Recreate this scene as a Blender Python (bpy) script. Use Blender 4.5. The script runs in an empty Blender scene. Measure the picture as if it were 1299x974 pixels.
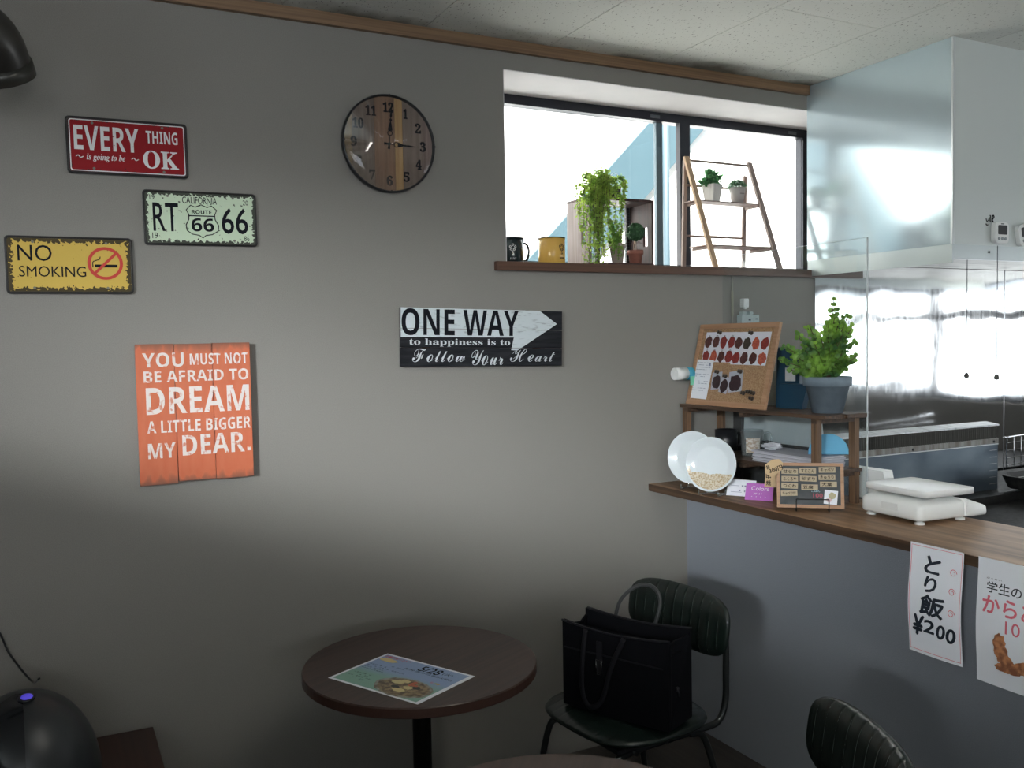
import bpy, bmesh, math, random
from mathutils import Matrix, Vector, Euler
random.seed(7)
sc = bpy.context.scene
COL = sc.collection
PI = math.pi

# ------------------------------------------------------------------ camera
cam_data = bpy.data.cameras.new('camera')
cam = bpy.data.objects.new('camera', cam_data)
COL.objects.link(cam)
YAW, PITCH, ROLL, FPX = 0.47251787, -0.04605245, -0.01697125, 1151.437
fw = Vector((math.sin(YAW) * math.cos(PITCH), math.cos(YAW) * math.cos(PITCH), math.sin(PITCH)))
rt0 = Vector((math.cos(YAW), -math.sin(YAW), 0)); up0 = rt0.cross(fw)
cr, sr = math.cos(ROLL), math.sin(ROLL)
rt = cr * rt0 + sr * up0
up = -sr * rt0 + cr * up0
mw = Matrix((rt, up, -fw)).transposed().to_4x4()
mw.translation = Vector((0, 0, 1.445))
cam.matrix_world = mw
cam_data.sensor_fit = 'HORIZONTAL'
cam_data.sensor_width = 36.0
cam_data.lens = 36.0 * FPX / 1299.0
cam_data.clip_start = 0.02
sc.camera = cam

# ------------------------------------------------------------------ light
sc.view_settings.view_transform = 'Standard'
sc.view_settings.look = 'None'
sc.view_settings.gamma = 1.0
sc.view_settings.use_curve_mapping = False
sc.view_settings.exposure = 0.0

world = bpy.data.worlds.new('sky')
sc.world = world
world.use_nodes = True
wn = world.node_tree
wn.nodes['Background'].inputs[0].default_value = (0.80, 0.90, 1.0, 1)
wn.nodes['Background'].inputs[1].default_value = 1.6

sun_d = bpy.data.lights.new('sun', 'SUN')
sun_d.energy = 48.0
sun_d.angle = math.radians(0.6)
sun_d.color = (1.0, 0.97, 0.92)
sun = bpy.data.objects.new('sun', sun_d)
sun.rotation_euler = Vector((0.45, 0.75, -1.0)).to_track_quat('-Z', 'Y').to_euler()
COL.objects.link(sun)


def area(name, loc, direction, sx, sy, power, color=(1, 1, 1), spread=180):
    d = bpy.data.lights.new(name, 'AREA')
    d.shape = 'RECTANGLE'; d.size = sx; d.size_y = sy
    d.energy = power; d.color = color; d.spread = math.radians(spread)
    o = bpy.data.objects.new(name, d)
    o.location = loc
    o.rotation_euler = Vector(direction).to_track_quat('-Z', 'Y').to_euler()
    COL.objects.link(o)
    return o


# daylight in the room's other windows (left wall, rear wall, kitchen side wall)
area('window_daylight_left', (-3.02, -0.9, 1.62), (1, 0.0, 0), 2.4, 1.05, 48, (0.80, 0.91, 1.0), 170)
area('window_daylight_rear', (-0.6, -3.92, 1.62), (0, 1, 0), 2.8, 1.05, 40, (0.93, 0.96, 1.0), 140)
area('window_daylight_kitchen', (4.87, 1.15, 1.32), (-1, 0, 0), 2.9, 0.42, 17, (0.95, 0.98, 1.0), 180)
area('window_daylight_kitchen_upper', (4.87, 1.15, 1.645), (-1, 0, 0), 2.9, 0.12, 5, (0.95, 0.98, 1.0), 180)
# added out-of-view lamp for the slanted daylight band, through the high left opening
area('added_band_light', (-6.3, -4.8, 3.12), (1, 1.03, -0.25), 1.3, 0.60, 130, (0.93, 0.97, 1.0), 60)



# ------------------------------------------------------------------ materials
class N:
    def __init__(s, name):
        s.m = bpy.data.materials.new(name); s.m.use_nodes = True
        s.t = s.m.node_tree; s.b = s.t.nodes['Principled BSDF']
        s.o = s.t.nodes['Material Output']

    def n(s, typ, **kw):
        x = s.t.nodes.new(typ)
        for k, v in kw.items():
            setattr(x, k, v)
        return x

    def l(s, a, b):
        s.t.links.new(a, b)

    def math(s, op, a, b=None, c=None):
        x = s.n('ShaderNodeMath', operation=op)
        for i, v in enumerate((a, b, c)):
            if v is None: continue
            if isinstance(v, (int, float)): x.inputs[i].default_value = v
            else: s.l(v, x.inputs[i])
        return x.outputs[0]


def col4(c):
    return (c[0], c[1], c[2], 1)


MATS = {}


def mat(name, c, rough=0.6, metal=0.0, c2=None, nscale=(20, 20, 20), ndetail=4, lo=0.35, hi=0.65,
        bump=0.0, bscale=(200, 200, 200), spec=0.5, emit=None, rvar=0.0, coat=0.0):
    if name in MATS: return MATS[name]
    s = N(name); b = s.b
    b.inputs['Base Color'].default_value = col4(c)
    b.inputs['Roughness'].default_value = rough
    b.inputs['Metallic'].default_value = metal
    b.inputs['Specular IOR Level'].default_value = spec
    if coat: b.inputs['Coat Weight'].default_value = coat
    if emit:
        b.inputs['Emission Color'].default_value = col4(emit[0]); b.inputs['Emission Strength'].default_value = emit[1]
    tc = None
    if c2 or bump or rvar:
        tc = s.n('ShaderNodeTexCoord')
    if c2 or rvar:
        mp = s.n('ShaderNodeMapping'); mp.inputs['Scale'].default_value = nscale
        s.l(tc.outputs['Object'], mp.inputs[0])
        nz = s.n('ShaderNodeTexNoise'); nz.inputs['Scale'].default_value = 1.0; nz.inputs['Detail'].default_value = ndetail
        s.l(mp.outputs[0], nz.inputs['Vector'])
        mr = s.n('ShaderNodeMapRange'); mr.inputs[1].default_value = lo; mr.inputs[2].default_value = hi
        s.l(nz.outputs[0], mr.inputs[0])
        if c2:
            mx = s.n('ShaderNodeMix', data_type='RGBA')
            mx.inputs[6].default_value = col4(c); mx.inputs[7].default_value = col4(c2)
            s.l(mr.outputs[0], mx.inputs[0]); s.l(mx.outputs[2], b.inputs['Base Color'])
        if rvar:
            s.l(s.math('ADD', s.math('MULTIPLY', mr.outputs[0], rvar), rough), b.inputs['Roughness'])
    if bump:
        mp2 = s.n('ShaderNodeMapping'); mp2.inputs['Scale'].default_value = bscale
        s.l(tc.outputs['Object'], mp2.inputs[0])
        nz2 = s.n('ShaderNodeTexNoise'); nz2.inputs['Scale'].default_value = 1.0; nz2.inputs['Detail'].default_value = 3
        s.l(mp2.outputs[0], nz2.inputs['Vector'])
        bp = s.n('ShaderNodeBump'); bp.inputs['Strength'].default_value = bump; bp.inputs['Distance'].default_value = 0.002
        s.l(nz2.outputs[0], bp.inputs['Height']); s.l(bp.outputs[0], b.inputs['Normal'])
    MATS[name] = s.m
    return s.m


def clear_mat(name, tint=(1, 1, 1), rough=0.02, haze=0.0, ior=1.49, gain=1.0):
    if name in MATS: return MATS[name]
    s = N(name)
    tr = s.n('ShaderNodeBsdfTransparent'); tr.inputs[0].default_value = col4(tint)
    gl = s.n('ShaderNodeBsdfGlossy'); gl.inputs['Roughness'].default_value = rough
    fr = s.n('ShaderNodeFresnel')
    gm = s.n('ShaderNodeNewGeometry')   # a thin sheet reflects alike on both of its faces
    s.l(s.math('ADD', s.math('MULTIPLY', gm.outputs['Backfacing'], 1.0 / ior - ior), ior), fr.inputs[0])
    mx = s.n('ShaderNodeMixShader')
    s.l(s.math('MULTIPLY', fr.outputs[0], gain), mx.inputs[0]); s.l(tr.outputs[0], mx.inputs[1]); s.l(gl.outputs[0], mx.inputs[2])
    out = mx.outputs[0]
    if haze:
        df = s.n('ShaderNodeBsdfDiffuse'); df.inputs[0].default_value = (0.9, 0.95, 0.95, 1)
        m2 = s.n('ShaderNodeMixShader'); m2.inputs[0].default_value = haze
        s.l(out, m2.inputs[1]); s.l(df.outputs[0], m2.inputs[2]); out = m2.outputs[0]
    s.l(out, s.o.inputs['Surface'])
    MATS[name] = s.m
    return s.m


def worn_plate(name, c, hw, hh, wear=(0.02, 0.018, 0.015), edge=0.016, spk=0.70):
    """painted tin: chipped and rusted towards its edges, speckled in the middle"""
    s = N(name); b = s.b
    tc = s.n('ShaderNodeTexCoord'); sp = s.n('ShaderNodeSeparateXYZ'); s.l(tc.outputs['Object'], sp.inputs[0])
    dx = s.math('SUBTRACT', hw, s.math('ABSOLUTE', sp.outputs[0]))
    dz = s.math('SUBTRACT', hh, s.math('ABSOLUTE', sp.outputs[2]))
    d = s.math('MINIMUM', dx, dz)
    nz = s.n('ShaderNodeTexNoise'); nz.inputs['Scale'].default_value = 110; nz.inputs['Detail'].default_value = 5
    s.l(tc.outputs['Object'], nz.inputs['Vector'])
    thr = s.math('MULTIPLY', s.math('SUBTRACT', nz.outputs[0], 0.30), edge * 3.2)
    e = s.math('LESS_THAN', d, thr)
    n2 = s.n('ShaderNodeTexNoise'); n2.inputs['Scale'].default_value = 85; n2.inputs['Detail'].default_value = 3
    mp = s.n('ShaderNodeMapping'); mp.inputs['Location'].default_value = (3.1, 1.7, 5.2); s.l(tc.outputs['Object'], mp.inputs[0]); s.l(mp.outputs[0], n2.inputs['Vector'])
    k = s.math('GREATER_THAN', n2.outputs[0], spk)
    f = s.math('MAXIMUM', e, k)
    mx = s.n('ShaderNodeMix', data_type='RGBA'); mx.inputs[6].default_value = col4(c); mx.inputs[7].default_value = col4(wear)
    s.l(s.math('MULTIPLY', f, 0.92), mx.inputs[0]); s.l(mx.outputs[2], b.inputs['Base Color'])
    b.inputs['Roughness'].default_value = 0.55; b.inputs['Specular IOR Level'].default_value = 0.18
    return s.m


def wood(name, c, c2, axis='x', rough=0.55, freq=9, gr=120, bump=0.25, lo=.35, hi=.65):
    if name in MATS: return MATS[name]
    sc_ = {'x': (freq * .25, gr, gr), 'y': (gr, freq * .25, gr), 'z': (gr, gr, freq * .25)}[axis]
    return mat(name, c, rough, 0, c2, sc_, 5, lo, hi, bump, sc_)


W_PAPER = mat('wallpaper_grey', (0.235, 0.224, 0.205), 0.85, 0, (0.268, 0.256, 0.236), (420, 420, 420), 2, .3, .7, 0.5, (520, 520, 520), 0.25)
W_PART = mat('wallpaper_partition', (0.262, 0.285, 0.318), 0.85, 0, (0.295, 0.318, 0.352), (420, 420, 420), 2, .3, .7, 0.5, (520, 520, 520), 0.25)
PLASTER = mat('reveal_white', (0.66, 0.64, 0.65), 0.8, 0, (0.60, 0.59, 0.60), (8, 8, 8), 3, .3, .7)
TRIMW = wood('trim_pine', (0.25, 0.155, 0.085), (0.17, 0.10, 0.055), 'x', 0.5, 8, 160)
SILLW = wood('sill_wood', (0.125, 0.062, 0.038), (0.075, 0.036, 0.022), 'x', 0.45, 8, 120)
FLOORM = wood('floor_wood', (0.055, 0.047, 0.040), (0.035, 0.030, 0.026), 'y', 0.5, 6, 60)
FRAMEM = mat('window_frame_dark', (0.022, 0.024, 0.034), 0.4, 0.3)
GLASS = clear_mat('window_glass', (0.97, 0.99, 1.0), 0.01, 0.0, 1.45)
ACRYL = clear_mat('acrylic', (0.96, 0.98, 0.98), 0.015, 0.02, 1.49)
ACRYLE = mat('acrylic_edge', (0.62, 0.68, 0.69), 0.25, 0, None, spec=0.9)
COUNTW = wood('counter_wood', (0.36, 0.215, 0.115), (0.15, 0.082, 0.042), 'y', 0.45, 10, 34, 0.15)
COUNTE = wood('counter_edge_wood', (0.10, 0.058, 0.032), (0.045, 0.026, 0.016), 'y', 0.5, 12, 60, 0.2)
RACKW = wood('rack_wood', (0.105, 0.062, 0.038), (0.045, 0.027, 0.018), 'y', 0.5, 14, 110, 0.3)
RACKP = wood('rack_post_wood', (0.21, 0.125, 0.07), (0.09, 0.052, 0.03), 'z', 0.5, 14, 110, 0.3)
TABLEW = wood('table_walnut', (0.056, 0.029, 0.021), (0.030, 0.017, 0.013), 'x', 0.42, 10, 70, 0.12)
TABLEE = mat('table_edge', (0.050, 0.024, 0.017), 0.4)
IRON = mat('black_iron', (0.012, 0.012, 0.013), 0.38, 0.2)
TUBE = mat('chair_tube', (0.05, 0.055, 0.055), 0.32, 0.8)
LEATHER = mat('green_black_leather', (0.005, 0.010, 0.0085), 0.27, 0, (0.009, 0.016, 0.013), (30, 30, 30), 3, .3, .7, 0.15, (300, 300, 300), 0.5)
STITCH = mat('stitch_thread', (0.10, 0.12, 0.11), 0.7)
BAGM = mat('black_bag_fabric', (0.0035, 0.0038, 0.0055), 0.8, 0, None, bump=0.25, bscale=(900, 900, 900), spec=0.12)
BAGT = mat('bag_trim', (0.010, 0.010, 0.013), 0.55, spec=0.25)
CHROME = mat('chrome', (0.75, 0.76, 0.78), 0.2, 1.0)
WHITEP = mat('white_plastic', (0.82, 0.84, 0.83), 0.35)
WHITEC = mat('white_ceramic', (0.80, 0.87, 0.90), 0.12, 0, None, spec=0.6)
PAPER = mat('white_paper', (0.84, 0.87, 0.92), 0.75, spec=0.2)
BLACKP = mat('black_plastic', (0.012, 0.013, 0.015), 0.35)
INK = mat('black_ink', (0.006, 0.007, 0.011), 0.7, spec=0.15)
INKB = mat('dark_ink', (0.022, 0.027, 0.045), 0.7, spec=0.15)
PINK = mat('pink_ink', (0.75, 0.16, 0.22), 0.6)
CORK = mat('cork', (0.43, 0.275, 0.155), 0.85, 0, (0.30, 0.18, 0.095), (260, 260, 260), 3, .4, .6, 0.4, (400, 400, 400))
PINE = wood('pine_frame', (0.46, 0.275, 0.16), (0.36, 0.20, 0.11), 'x', 0.5, 8, 110)


# ------------------------------------------------------------------ shapes
def newbm():
    return bmesh.new()


def add_faces(bm, vs, fs, M=None, smooth=False, mi=0):
    bv = [bm.verts.new(M @ Vector(v) if M else Vector(v)) for v in vs]
    out = []
    for f in fs:
        try:
            q = bm.faces.new([bv[i] for i in f]); q.smooth = smooth; q.material_index = mi; out.append(q)
        except ValueError:
            pass
    return out


def box(bm, x0, x1, y0, y1, z0, z1, M=None, bev=0.0, mi=0):
    if bev <= 0:
        vs = [(x, y, z) for z in (z0, z1) for y in (y0, y1) for x in (x0, x1)]
        fs = [(0, 2, 3, 1), (4, 5, 7, 6), (0, 1, 5, 4), (2, 6, 7, 3), (0, 4, 6, 2), (1, 3, 7, 5)]
        return add_faces(bm, vs, fs, M, False, mi)
    t = bmesh.new()
    box(t, x0, x1, y0, y1, z0, z1)
    bmesh.ops.bevel(t, geom=t.edges[:], offset=bev, segments=2, affect='EDGES', profile=0.6)
    t.verts.index_update()
    vs = [v.co.copy() for v in t.verts]; fs = [[v.index for v in f.verts] for f in t.faces]
    t.free()
    return add_faces(bm, vs, fs, M, False, mi)


def lathe(bm, prof, seg=32, M=None, smooth=True, mi=0, a0=0.0, a1=2 * PI):
    full = abs(a1 - a0 - 2 * PI) < 1e-6
    n = seg if full else seg + 1
    vs = []; fs = []
    for r, z in prof:
        for k in range(n):
            a = a0 + (a1 - a0) * k / seg
            vs.append((r * math.cos(a), r * math.sin(a), z))
    for i in range(len(prof) - 1):
        for k in range(seg):
            k2 = (k + 1) % n
            fs.append((i * n + k, i * n + k2, (i + 1) * n + k2, (i + 1) * n + k))
    if full:
        if prof[0][0] > 1e-6: fs.append(tuple(reversed(range(n))))
        if prof[-1][0] > 1e-6: fs.append(tuple((len(prof) - 1) * n + k for k in range(n)))
    q = add_faces(bm, vs, fs, M, smooth, mi)
    return q


def smooth_path(pts, n=8):
    P = [Vector(p) for p in pts]
    if len(P) < 3: return P
    Q = [2 * P[0] - P[1]] + P + [2 * P[-1] - P[-2]]
    out = []
    for i in range(1, len(Q) - 2):
        a, b, c, d = Q[i - 1], Q[i], Q[i + 1], Q[i + 2]
        for k in range(n):
            t = k / n
            out.append(0.5 * ((2 * b) + (c - a) * t + (2 * a - 5 * b + 4 * c - d) * t * t + (-a + 3 * b - 3 * c + d) * t ** 3))
    out.append(P[-1])
    return out


def tube(bm, pts, r, seg=8, M=None, sm=0, closed=False, mi=0, flat=None):
    P = smooth_path(pts, sm) if sm else [Vector(p) for p in pts]
    n = len(P); rings = []
    up_ = None
    for i in range(n):
        if closed: t = (P[(i + 1) % n] - P[i - 1])
        else: t = P[min(i + 1, n - 1)] - P[max(i - 1, 0)]
        t.normalize()
        if up_ is None:
            up_ = Vector((0, 0, 1)) if abs(t.z) < 0.9 else Vector((1, 0, 0))
        a = t.cross(up_)
        if a.length < 1e-5: a = t.cross(Vector((0.3, 1, 0.2)))
        a.normalize(); b = a.cross(t); b.normalize(); up_ = b
        rr = r[i] if isinstance(r, (list, tuple)) else r
        rings.append([(P[i] + (a * math.cos(2 * PI * k / seg) * (rr if not flat else flat[0]) + b * math.sin(2 * PI * k / seg) * (rr if not flat else flat[1]))) for k in range(seg)])
    vs = [v for rg in rings for v in rg]; fs = []
    m = n if closed else n - 1
    for i in range(m):
        j = (i + 1) % n
        for k in range(seg):
            k2 = (k + 1) % seg
            fs.append((i * seg + k, i * seg + k2, j * seg + k2, j * seg + k))
    if not closed:
        fs.append(tuple(reversed(range(seg)))); fs.append(tuple((n - 1) * seg + k for k in range(seg)))
    return add_faces(bm, vs, fs, M, True, mi)


def cyl(bm, p0, p1, r, seg=16, M=None, mi=0):
    p0 = Vector(p0); p1 = Vector(p1); d = p1 - p0
    R = d.to_track_quat('Z', 'Y').to_matrix().to_4x4(); R.translation = p0
    if M: R = M @ R
    q = lathe(bm, [(r, 0), (r, d.length)], seg, R, True, mi)
    q[-1].smooth = False; q[-2].smooth = False
    return q


def slab(bm, poly, y0, y1, M=None, mi=0):
    """a polygon in the local x-z plane, thick from y0 (front) to y1"""
    n = len(poly)
    vs = [(p[0], y0, p[1]) for p in poly] + [(p[0], y1, p[1]) for p in poly]
    fs = [tuple(range(n)), tuple(reversed(range(n, 2 * n)))]
    for i in range(n):
        j = (i + 1) % n
        fs.append((i, n + i, n + j, j))
    return add_faces(bm, vs, fs, M, False, mi)


def rrect(x0, x1, z0, z1, r, n=4):
    out = []
    for cx, cz, a in ((x1 - r, z0 + r, -PI / 2), (x1 - r, z1 - r, 0), (x0 + r, z1 - r, PI / 2), (x0 + r, z0 + r, PI)):
        for k in range(n + 1):
            q = a + PI / 2 * k / n
            out.append((cx + r * math.cos(q), cz + r * math.sin(q)))
    return out


def ring(bm, cx, cz, ro, ri, y0, y1, seg=40, M=None):
    vs = []; fs = []
    for k in range(seg):
        a = 2 * PI * k / seg; c, s_ = math.cos(a), math.sin(a)
        vs += [(cx + ro * c, y0, cz + ro * s_), (cx + ri * c, y0, cz + ri * s_), (cx + ri * c, y1, cz + ri * s_), (cx + ro * c, y1, cz + ro * s_)]
    for k in range(seg):
        a = 4 * k; b = 4 * ((k + 1) % seg)
        for i in range(4):
            j = (i + 1) % 4
            fs.append((a + i, b + i, b + j, a + j))
    return add_faces(bm, vs, fs, M)


_tc = {}


def text_raw(body, bold, res=3, spacing=1.0):
    key = (body, bold, spacing)
    if key in _tc: return _tc[key]
    cu = bpy.data.curves.new('lettering', 'FONT'); cu.body = body; cu.offset = bold; cu.resolution_u = res
    cu.space_character = spacing
    cu.fill_mode = 'FRONT' if hasattr(cu, 'fill_mode') else cu.fill_mode
    o = bpy.data.objects.new('lettering', cu); COL.objects.link(o)
    dg = bpy.context.evaluated_depsgraph_get()
    me = o.evaluated_get(dg).to_mesh()
    vs = [(v.co.x, v.co.y) for v in me.vertices]; fs = [tuple(p.vertices) for p in me.polygons]
    o.evaluated_get(dg).to_mesh_clear()
    bpy.data.objects.remove(o); bpy.data.curves.remove(cu)
    _tc[key] = (vs, fs)
    return _tc[key]


def sansb(t):
    return ''.join(chr(0x1D5D4 + ord(c) - 65) if 'A' <= c <= 'Z' else chr(0x1D7EC + ord(c) - 48) if '0' <= c <= '9' else c for c in t)


def text(bm, body, x0, x1, z0, z1, y=-0.0006, bold=0.0, M=None, rot=0.0, shear=0.0, warp=None, spacing=1.0):
    """lettering fitted into the box x0..x1, z0..z1 of the local x-z plane; it faces -y"""
    vs, fs = text_raw(body, 0.0, 3, spacing)
    if not vs: return
    ax = min(v[0] for v in vs); bx = max(v[0] for v in vs); az = min(v[1] for v in vs); bz = max(v[1] for v in vs)
    if x1 is None: x1 = x0 + (bx - ax) * (z1 - z0) / (bz - az)
    cx, cz = (x0 + x1) / 2, (z0 + z1) / 2
    out = []
    for cp in ((0, 0),) if bold <= 0 else ((0, 0), (-1, 0), (1, 0), (0, -1), (0, 1)):
      out = []
      bw = bold * (z1 - z0) * .55
      for vx, vz in vs:
        X = x0 + (vx - ax) / max(bx - ax, 1e-6) * (x1 - x0) + cp[0] * bw; Z = z0 + (vz - az) / max(bz - az, 1e-6) * (z1 - z0) + cp[1] * bw
        X += shear * (Z - cz)
        dx, dz = X - cx, Z - cz
        X = cx + dx * math.cos(rot) - dz * math.sin(rot); Z = cz + dx * math.sin(rot) + dz * math.cos(rot)
        Y = y - .00002 * (cp[0] + 2 * cp[1])
        if warp: Y += warp(X, Z)
        out.append((X, Y, Z))
      add_faces(bm, out, fs, M)


def obj(name, bm, m, parent=None, recalc=True):
    if recalc:
        bmesh.ops.recalc_face_normals(bm, faces=bm.faces[:])
    me = bpy.data.meshes.new(name); bm.to_mesh(me); bm.free()
    ms = m if isinstance(m, (list, tuple)) else [m]
    for x in ms: me.materials.append(x)
    o = bpy.data.objects.new(name, me); COL.objects.link(o)
    if parent: o.parent = parent
    return o


def tag(o, label, cat, group=None):
    o['label'] = label; o['category'] = cat
    if group: o['group'] = group
    return o


def thing(name, label, cat, loc=(0, 0, 0), rot=(0, 0, 0), group=None):
    o = bpy.data.objects.new(name, None); o.empty_display_size = 0.05
    COL.objects.link(o); o.location = loc; o.rotation_euler = rot
    return tag(o, label, cat, group)


def struct(name, bm, m, parent=None):
    o = obj(name, bm, m, parent)
    if not parent: o['kind'] = 'structure'
    return o


def stuff(o):
    o['kind'] = 'stuff'; return o


def B(*a, **k):
    bm = newbm(); box(bm, *a, **k); return bm


def T(x, y, z): return Matrix.Translation((x, y, z))
def RX(a): return Matrix.Rotation(a, 4, 'X')
def RY(a): return Matrix.Rotation(a, 4, 'Y')
def RZ(a): return Matrix.Rotation(a, 4, 'Z')


# ================================================================== SETTING
XL, XR, YB, YW, ZC = -2.9, 4.75, -3.8, 2.7, 2.433
WX0, WX1, WZ0, WZ1 = 1.366, 3.0, 1.690, 2.343
struct('floor', B(XL - .2, XR + .2, YB - .2, YW + .3, -0.12, 0), FLOORM)
bm = newbm()   # window wall, 30 cm deep, with the high window opening
box(bm, XL - .2, WX0, YW, YW + .30, 0, ZC + .15)
box(bm, WX1, XR + .2, YW, YW + .30, 0, ZC + .15)
box(bm, WX0, WX1, YW, YW + .30, 0, WZ0)
box(bm, WX0, WX1, YW, YW + .30, WZ1, ZC + .15)
struct('wall_window_side', bm, W_PAPER)
# white lining of the opening
bm = newbm(); box(bm, WX0, WX1, YW + .001, YW + .255, WZ1 - .003, WZ1 - .0005); box(bm, WX0 + .0005, WX0 + .003, YW + .001, YW + .255, WZ0 + .02, WZ1 - .003)
o = struct('trim_1', bm, PLASTER)
# left wall with a window opening; high slot shaped for the added beam
bm = newbm()
box(bm, XL - .15, XL, YB, -2.15, 0, ZC); box(bm, XL - .15, XL, .35, YW, 0, ZC)
box(bm, XL - .15, XL, -2.15, .35, 0, 1.05); box(bm, XL - .15, XL, -2.15, .35, 1.93, 2.00); box(bm, XL - .15, XL, -.62, .35, 2.0, ZC)
struct('wall_left', bm, W_PAPER)
bm = newbm()
box(bm, XL - .15, -2.05, YB - .15, YB, 0, ZC); box(bm, .85, XR + .15, YB - .15, YB, 0, ZC)
box(bm, -2.05, .85, YB - .15, YB, 0, 1.05); box(bm, -2.05, .85, YB - .15, YB, 2.2, ZC)
struct('wall_rear', bm, W_PAPER)
bm = newbm()
box(bm, XR, XR + .15, YB, -.35, 0, ZC); box(bm, XR, XR + .15, 2.62, YW, 0, ZC)
box(bm, XR, XR + .15, -.35, 2.62, 0, 1.06); box(bm, XR, XR + .15, -.35, 2.62, 1.78, ZC)
struct('wall_kitchen_side', bm, W_PAPER)
# window frames in those walls
for nm, ax, lo, hi, z0, z1, at in (('window_2', 'y', -2.15, .35, 1.05, 1.93, XL - .1), ('window_3', 'x', -2.05, .85, 1.05, 2.2, YB - .1), ('window_4', 'y', -.35, 2.62, 1.06, 1.78, XR + .05)):
    bm = newbm(); n = 2 if nm != 'window_4' else 3
    def bar(a0, a1, b0, b1):
        if ax == 'y': box(bm, at, at + .05, a0, a1, b0, b1)
        else: box(bm, a0, a1, at, at + .05, b0, b1)
    if nm == 'window_4': bar(lo, hi, 1.53, 1.585)
    bar(lo, hi, z0, z0 + .04); bar(lo, hi, z1 - .04, z1)
    for k in range(n + 1):
        c = lo + (hi - lo) * k / n
        bar(max(lo, c - .025), min(hi, c + .025), z0 + .04, z1 - .04)
    struct(nm, bm, FRAMEM)
# half wall added behind the camera to shade the window wall's foot
bm = newbm(); box(bm, -1.9, .95, -.62, -.50, 0, 1.03)
struct('wall_blocker_rear', bm, W_PAPER)
struct('wall_blocker_left', B(-1.72, -1.62, -1.6, 2.2, 0, 1.66), W_PAPER)  # unseen wall added to cut the beam's lower edge on the window wall

# ceiling: backing plus staggered boards with open joints
ceil = struct('ceiling', B(XL - .2, XR + .2, YB - .2, YW + .3, ZC + .010, ZC + .16), mat('ceiling_backing', (0.10, 0.09, 0.075), 0.9))
s = N('ceiling_board')
tc = s.n('ShaderNodeTexCoord')
vor = s.n('ShaderNodeTexNoise'); vor.inputs['Scale'].default_value = 70; vor.inputs['Detail'].default_value = 2
mp = s.n('ShaderNodeMapping'); mp.inputs['Scale'].default_value = (2.4, 0.9, 1); s.l(tc.outputs['Object'], mp.inputs[0]); s.l(mp.outputs[0], vor.inputs['Vector'])
hole = s.math('GREATER_THAN', vor.outputs[0], 0.665)
# grey mould that follows the wall edge of the boards
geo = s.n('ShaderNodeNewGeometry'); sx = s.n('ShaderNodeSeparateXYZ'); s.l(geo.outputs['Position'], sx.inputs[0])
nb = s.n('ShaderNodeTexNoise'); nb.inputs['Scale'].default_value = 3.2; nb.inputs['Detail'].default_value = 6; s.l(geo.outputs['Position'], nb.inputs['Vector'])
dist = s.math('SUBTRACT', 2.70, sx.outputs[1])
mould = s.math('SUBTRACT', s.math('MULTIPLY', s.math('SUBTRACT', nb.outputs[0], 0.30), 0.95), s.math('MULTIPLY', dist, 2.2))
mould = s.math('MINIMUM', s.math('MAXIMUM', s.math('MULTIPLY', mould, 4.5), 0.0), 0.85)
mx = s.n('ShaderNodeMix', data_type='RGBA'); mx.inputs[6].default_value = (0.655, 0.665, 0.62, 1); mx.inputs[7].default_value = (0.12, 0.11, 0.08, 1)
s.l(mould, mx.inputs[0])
mx2 = s.n('ShaderNodeMix', data_type='RGBA'); s.l(mx.outputs[2], mx2.inputs[6]); mx2.inputs[7].default_value = (0.10, 0.09, 0.075, 1)
s.l(s.math('MULTIPLY', hole, 0.75), mx2.inputs[0]); s.l(mx2.outputs[2], s.b.inputs['Base Color']); s.b.inputs['Roughness'].default_value = 0.9
TILEM = s.m
tile_mesh = None
xs = [2.871 + .4455 * k for k in range(-13, 5)]
for i, x in enumerate(xs):
    odd = (i - 13) % 2
    y1 = 2.573 + (0 if odd == 0 else -.473) + .946
    while y1 > YB:
        y0 = y1 - .946
        a0, a1, b0, b1 = max(x - .4455, XL), min(x, XR), max(y0, YB), min(y1, YW)
        if a1 > a0 + .02 and b1 > b0 + .02:
            g = .0013
            full = (a1 - a0 > .445 and b1 - b0 > .945)
            if full and tile_mesh:
                o = bpy.data.objects.new('ceiling_board', tile_mesh); COL.objects.link(o); o.parent = ceil
            else:
                o = obj('ceiling_board', B(-(a1 - a0) / 2 + g, (a1 - a0) / 2 - g, -(b1 - b0) / 2 + g, (b1 - b0) / 2 - g, 0, .0095), TILEM, ceil)
                if full: tile_mesh = o.data
            o.location = ((a0 + a1) / 2, (b0 + b1) / 2, ZC)
        y1 = y0
struct('trim_2', B(XL, 2.709, YW - .018, YW, 2.397, ZC), TRIMW)

t = thing('ceiling_lamp', 'long white tube lamp on the ceiling above the tables, out of the picture', 'lamp', (1.16, .55, ZC))
obj('housing', B(-.06, .06, -.62, .62, -.05, -.0005, bev=.004), mat('lamp_white', (.7, .7, .68), .4), t)
bm = newbm(); cyl(bm, (0, -.60, -.074), (0, .60, -.074), .019, 16); obj('tube', bm, mat('lamp_tube', (.8, .8, .8), .4, emit=((1.0, .97, .9), 45.0)), t)

# partition under the counter
XP = 2.105
struct('wall_partition', B(XP, XP + .13, -1.2, YW, 0, .895), W_PART)

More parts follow.
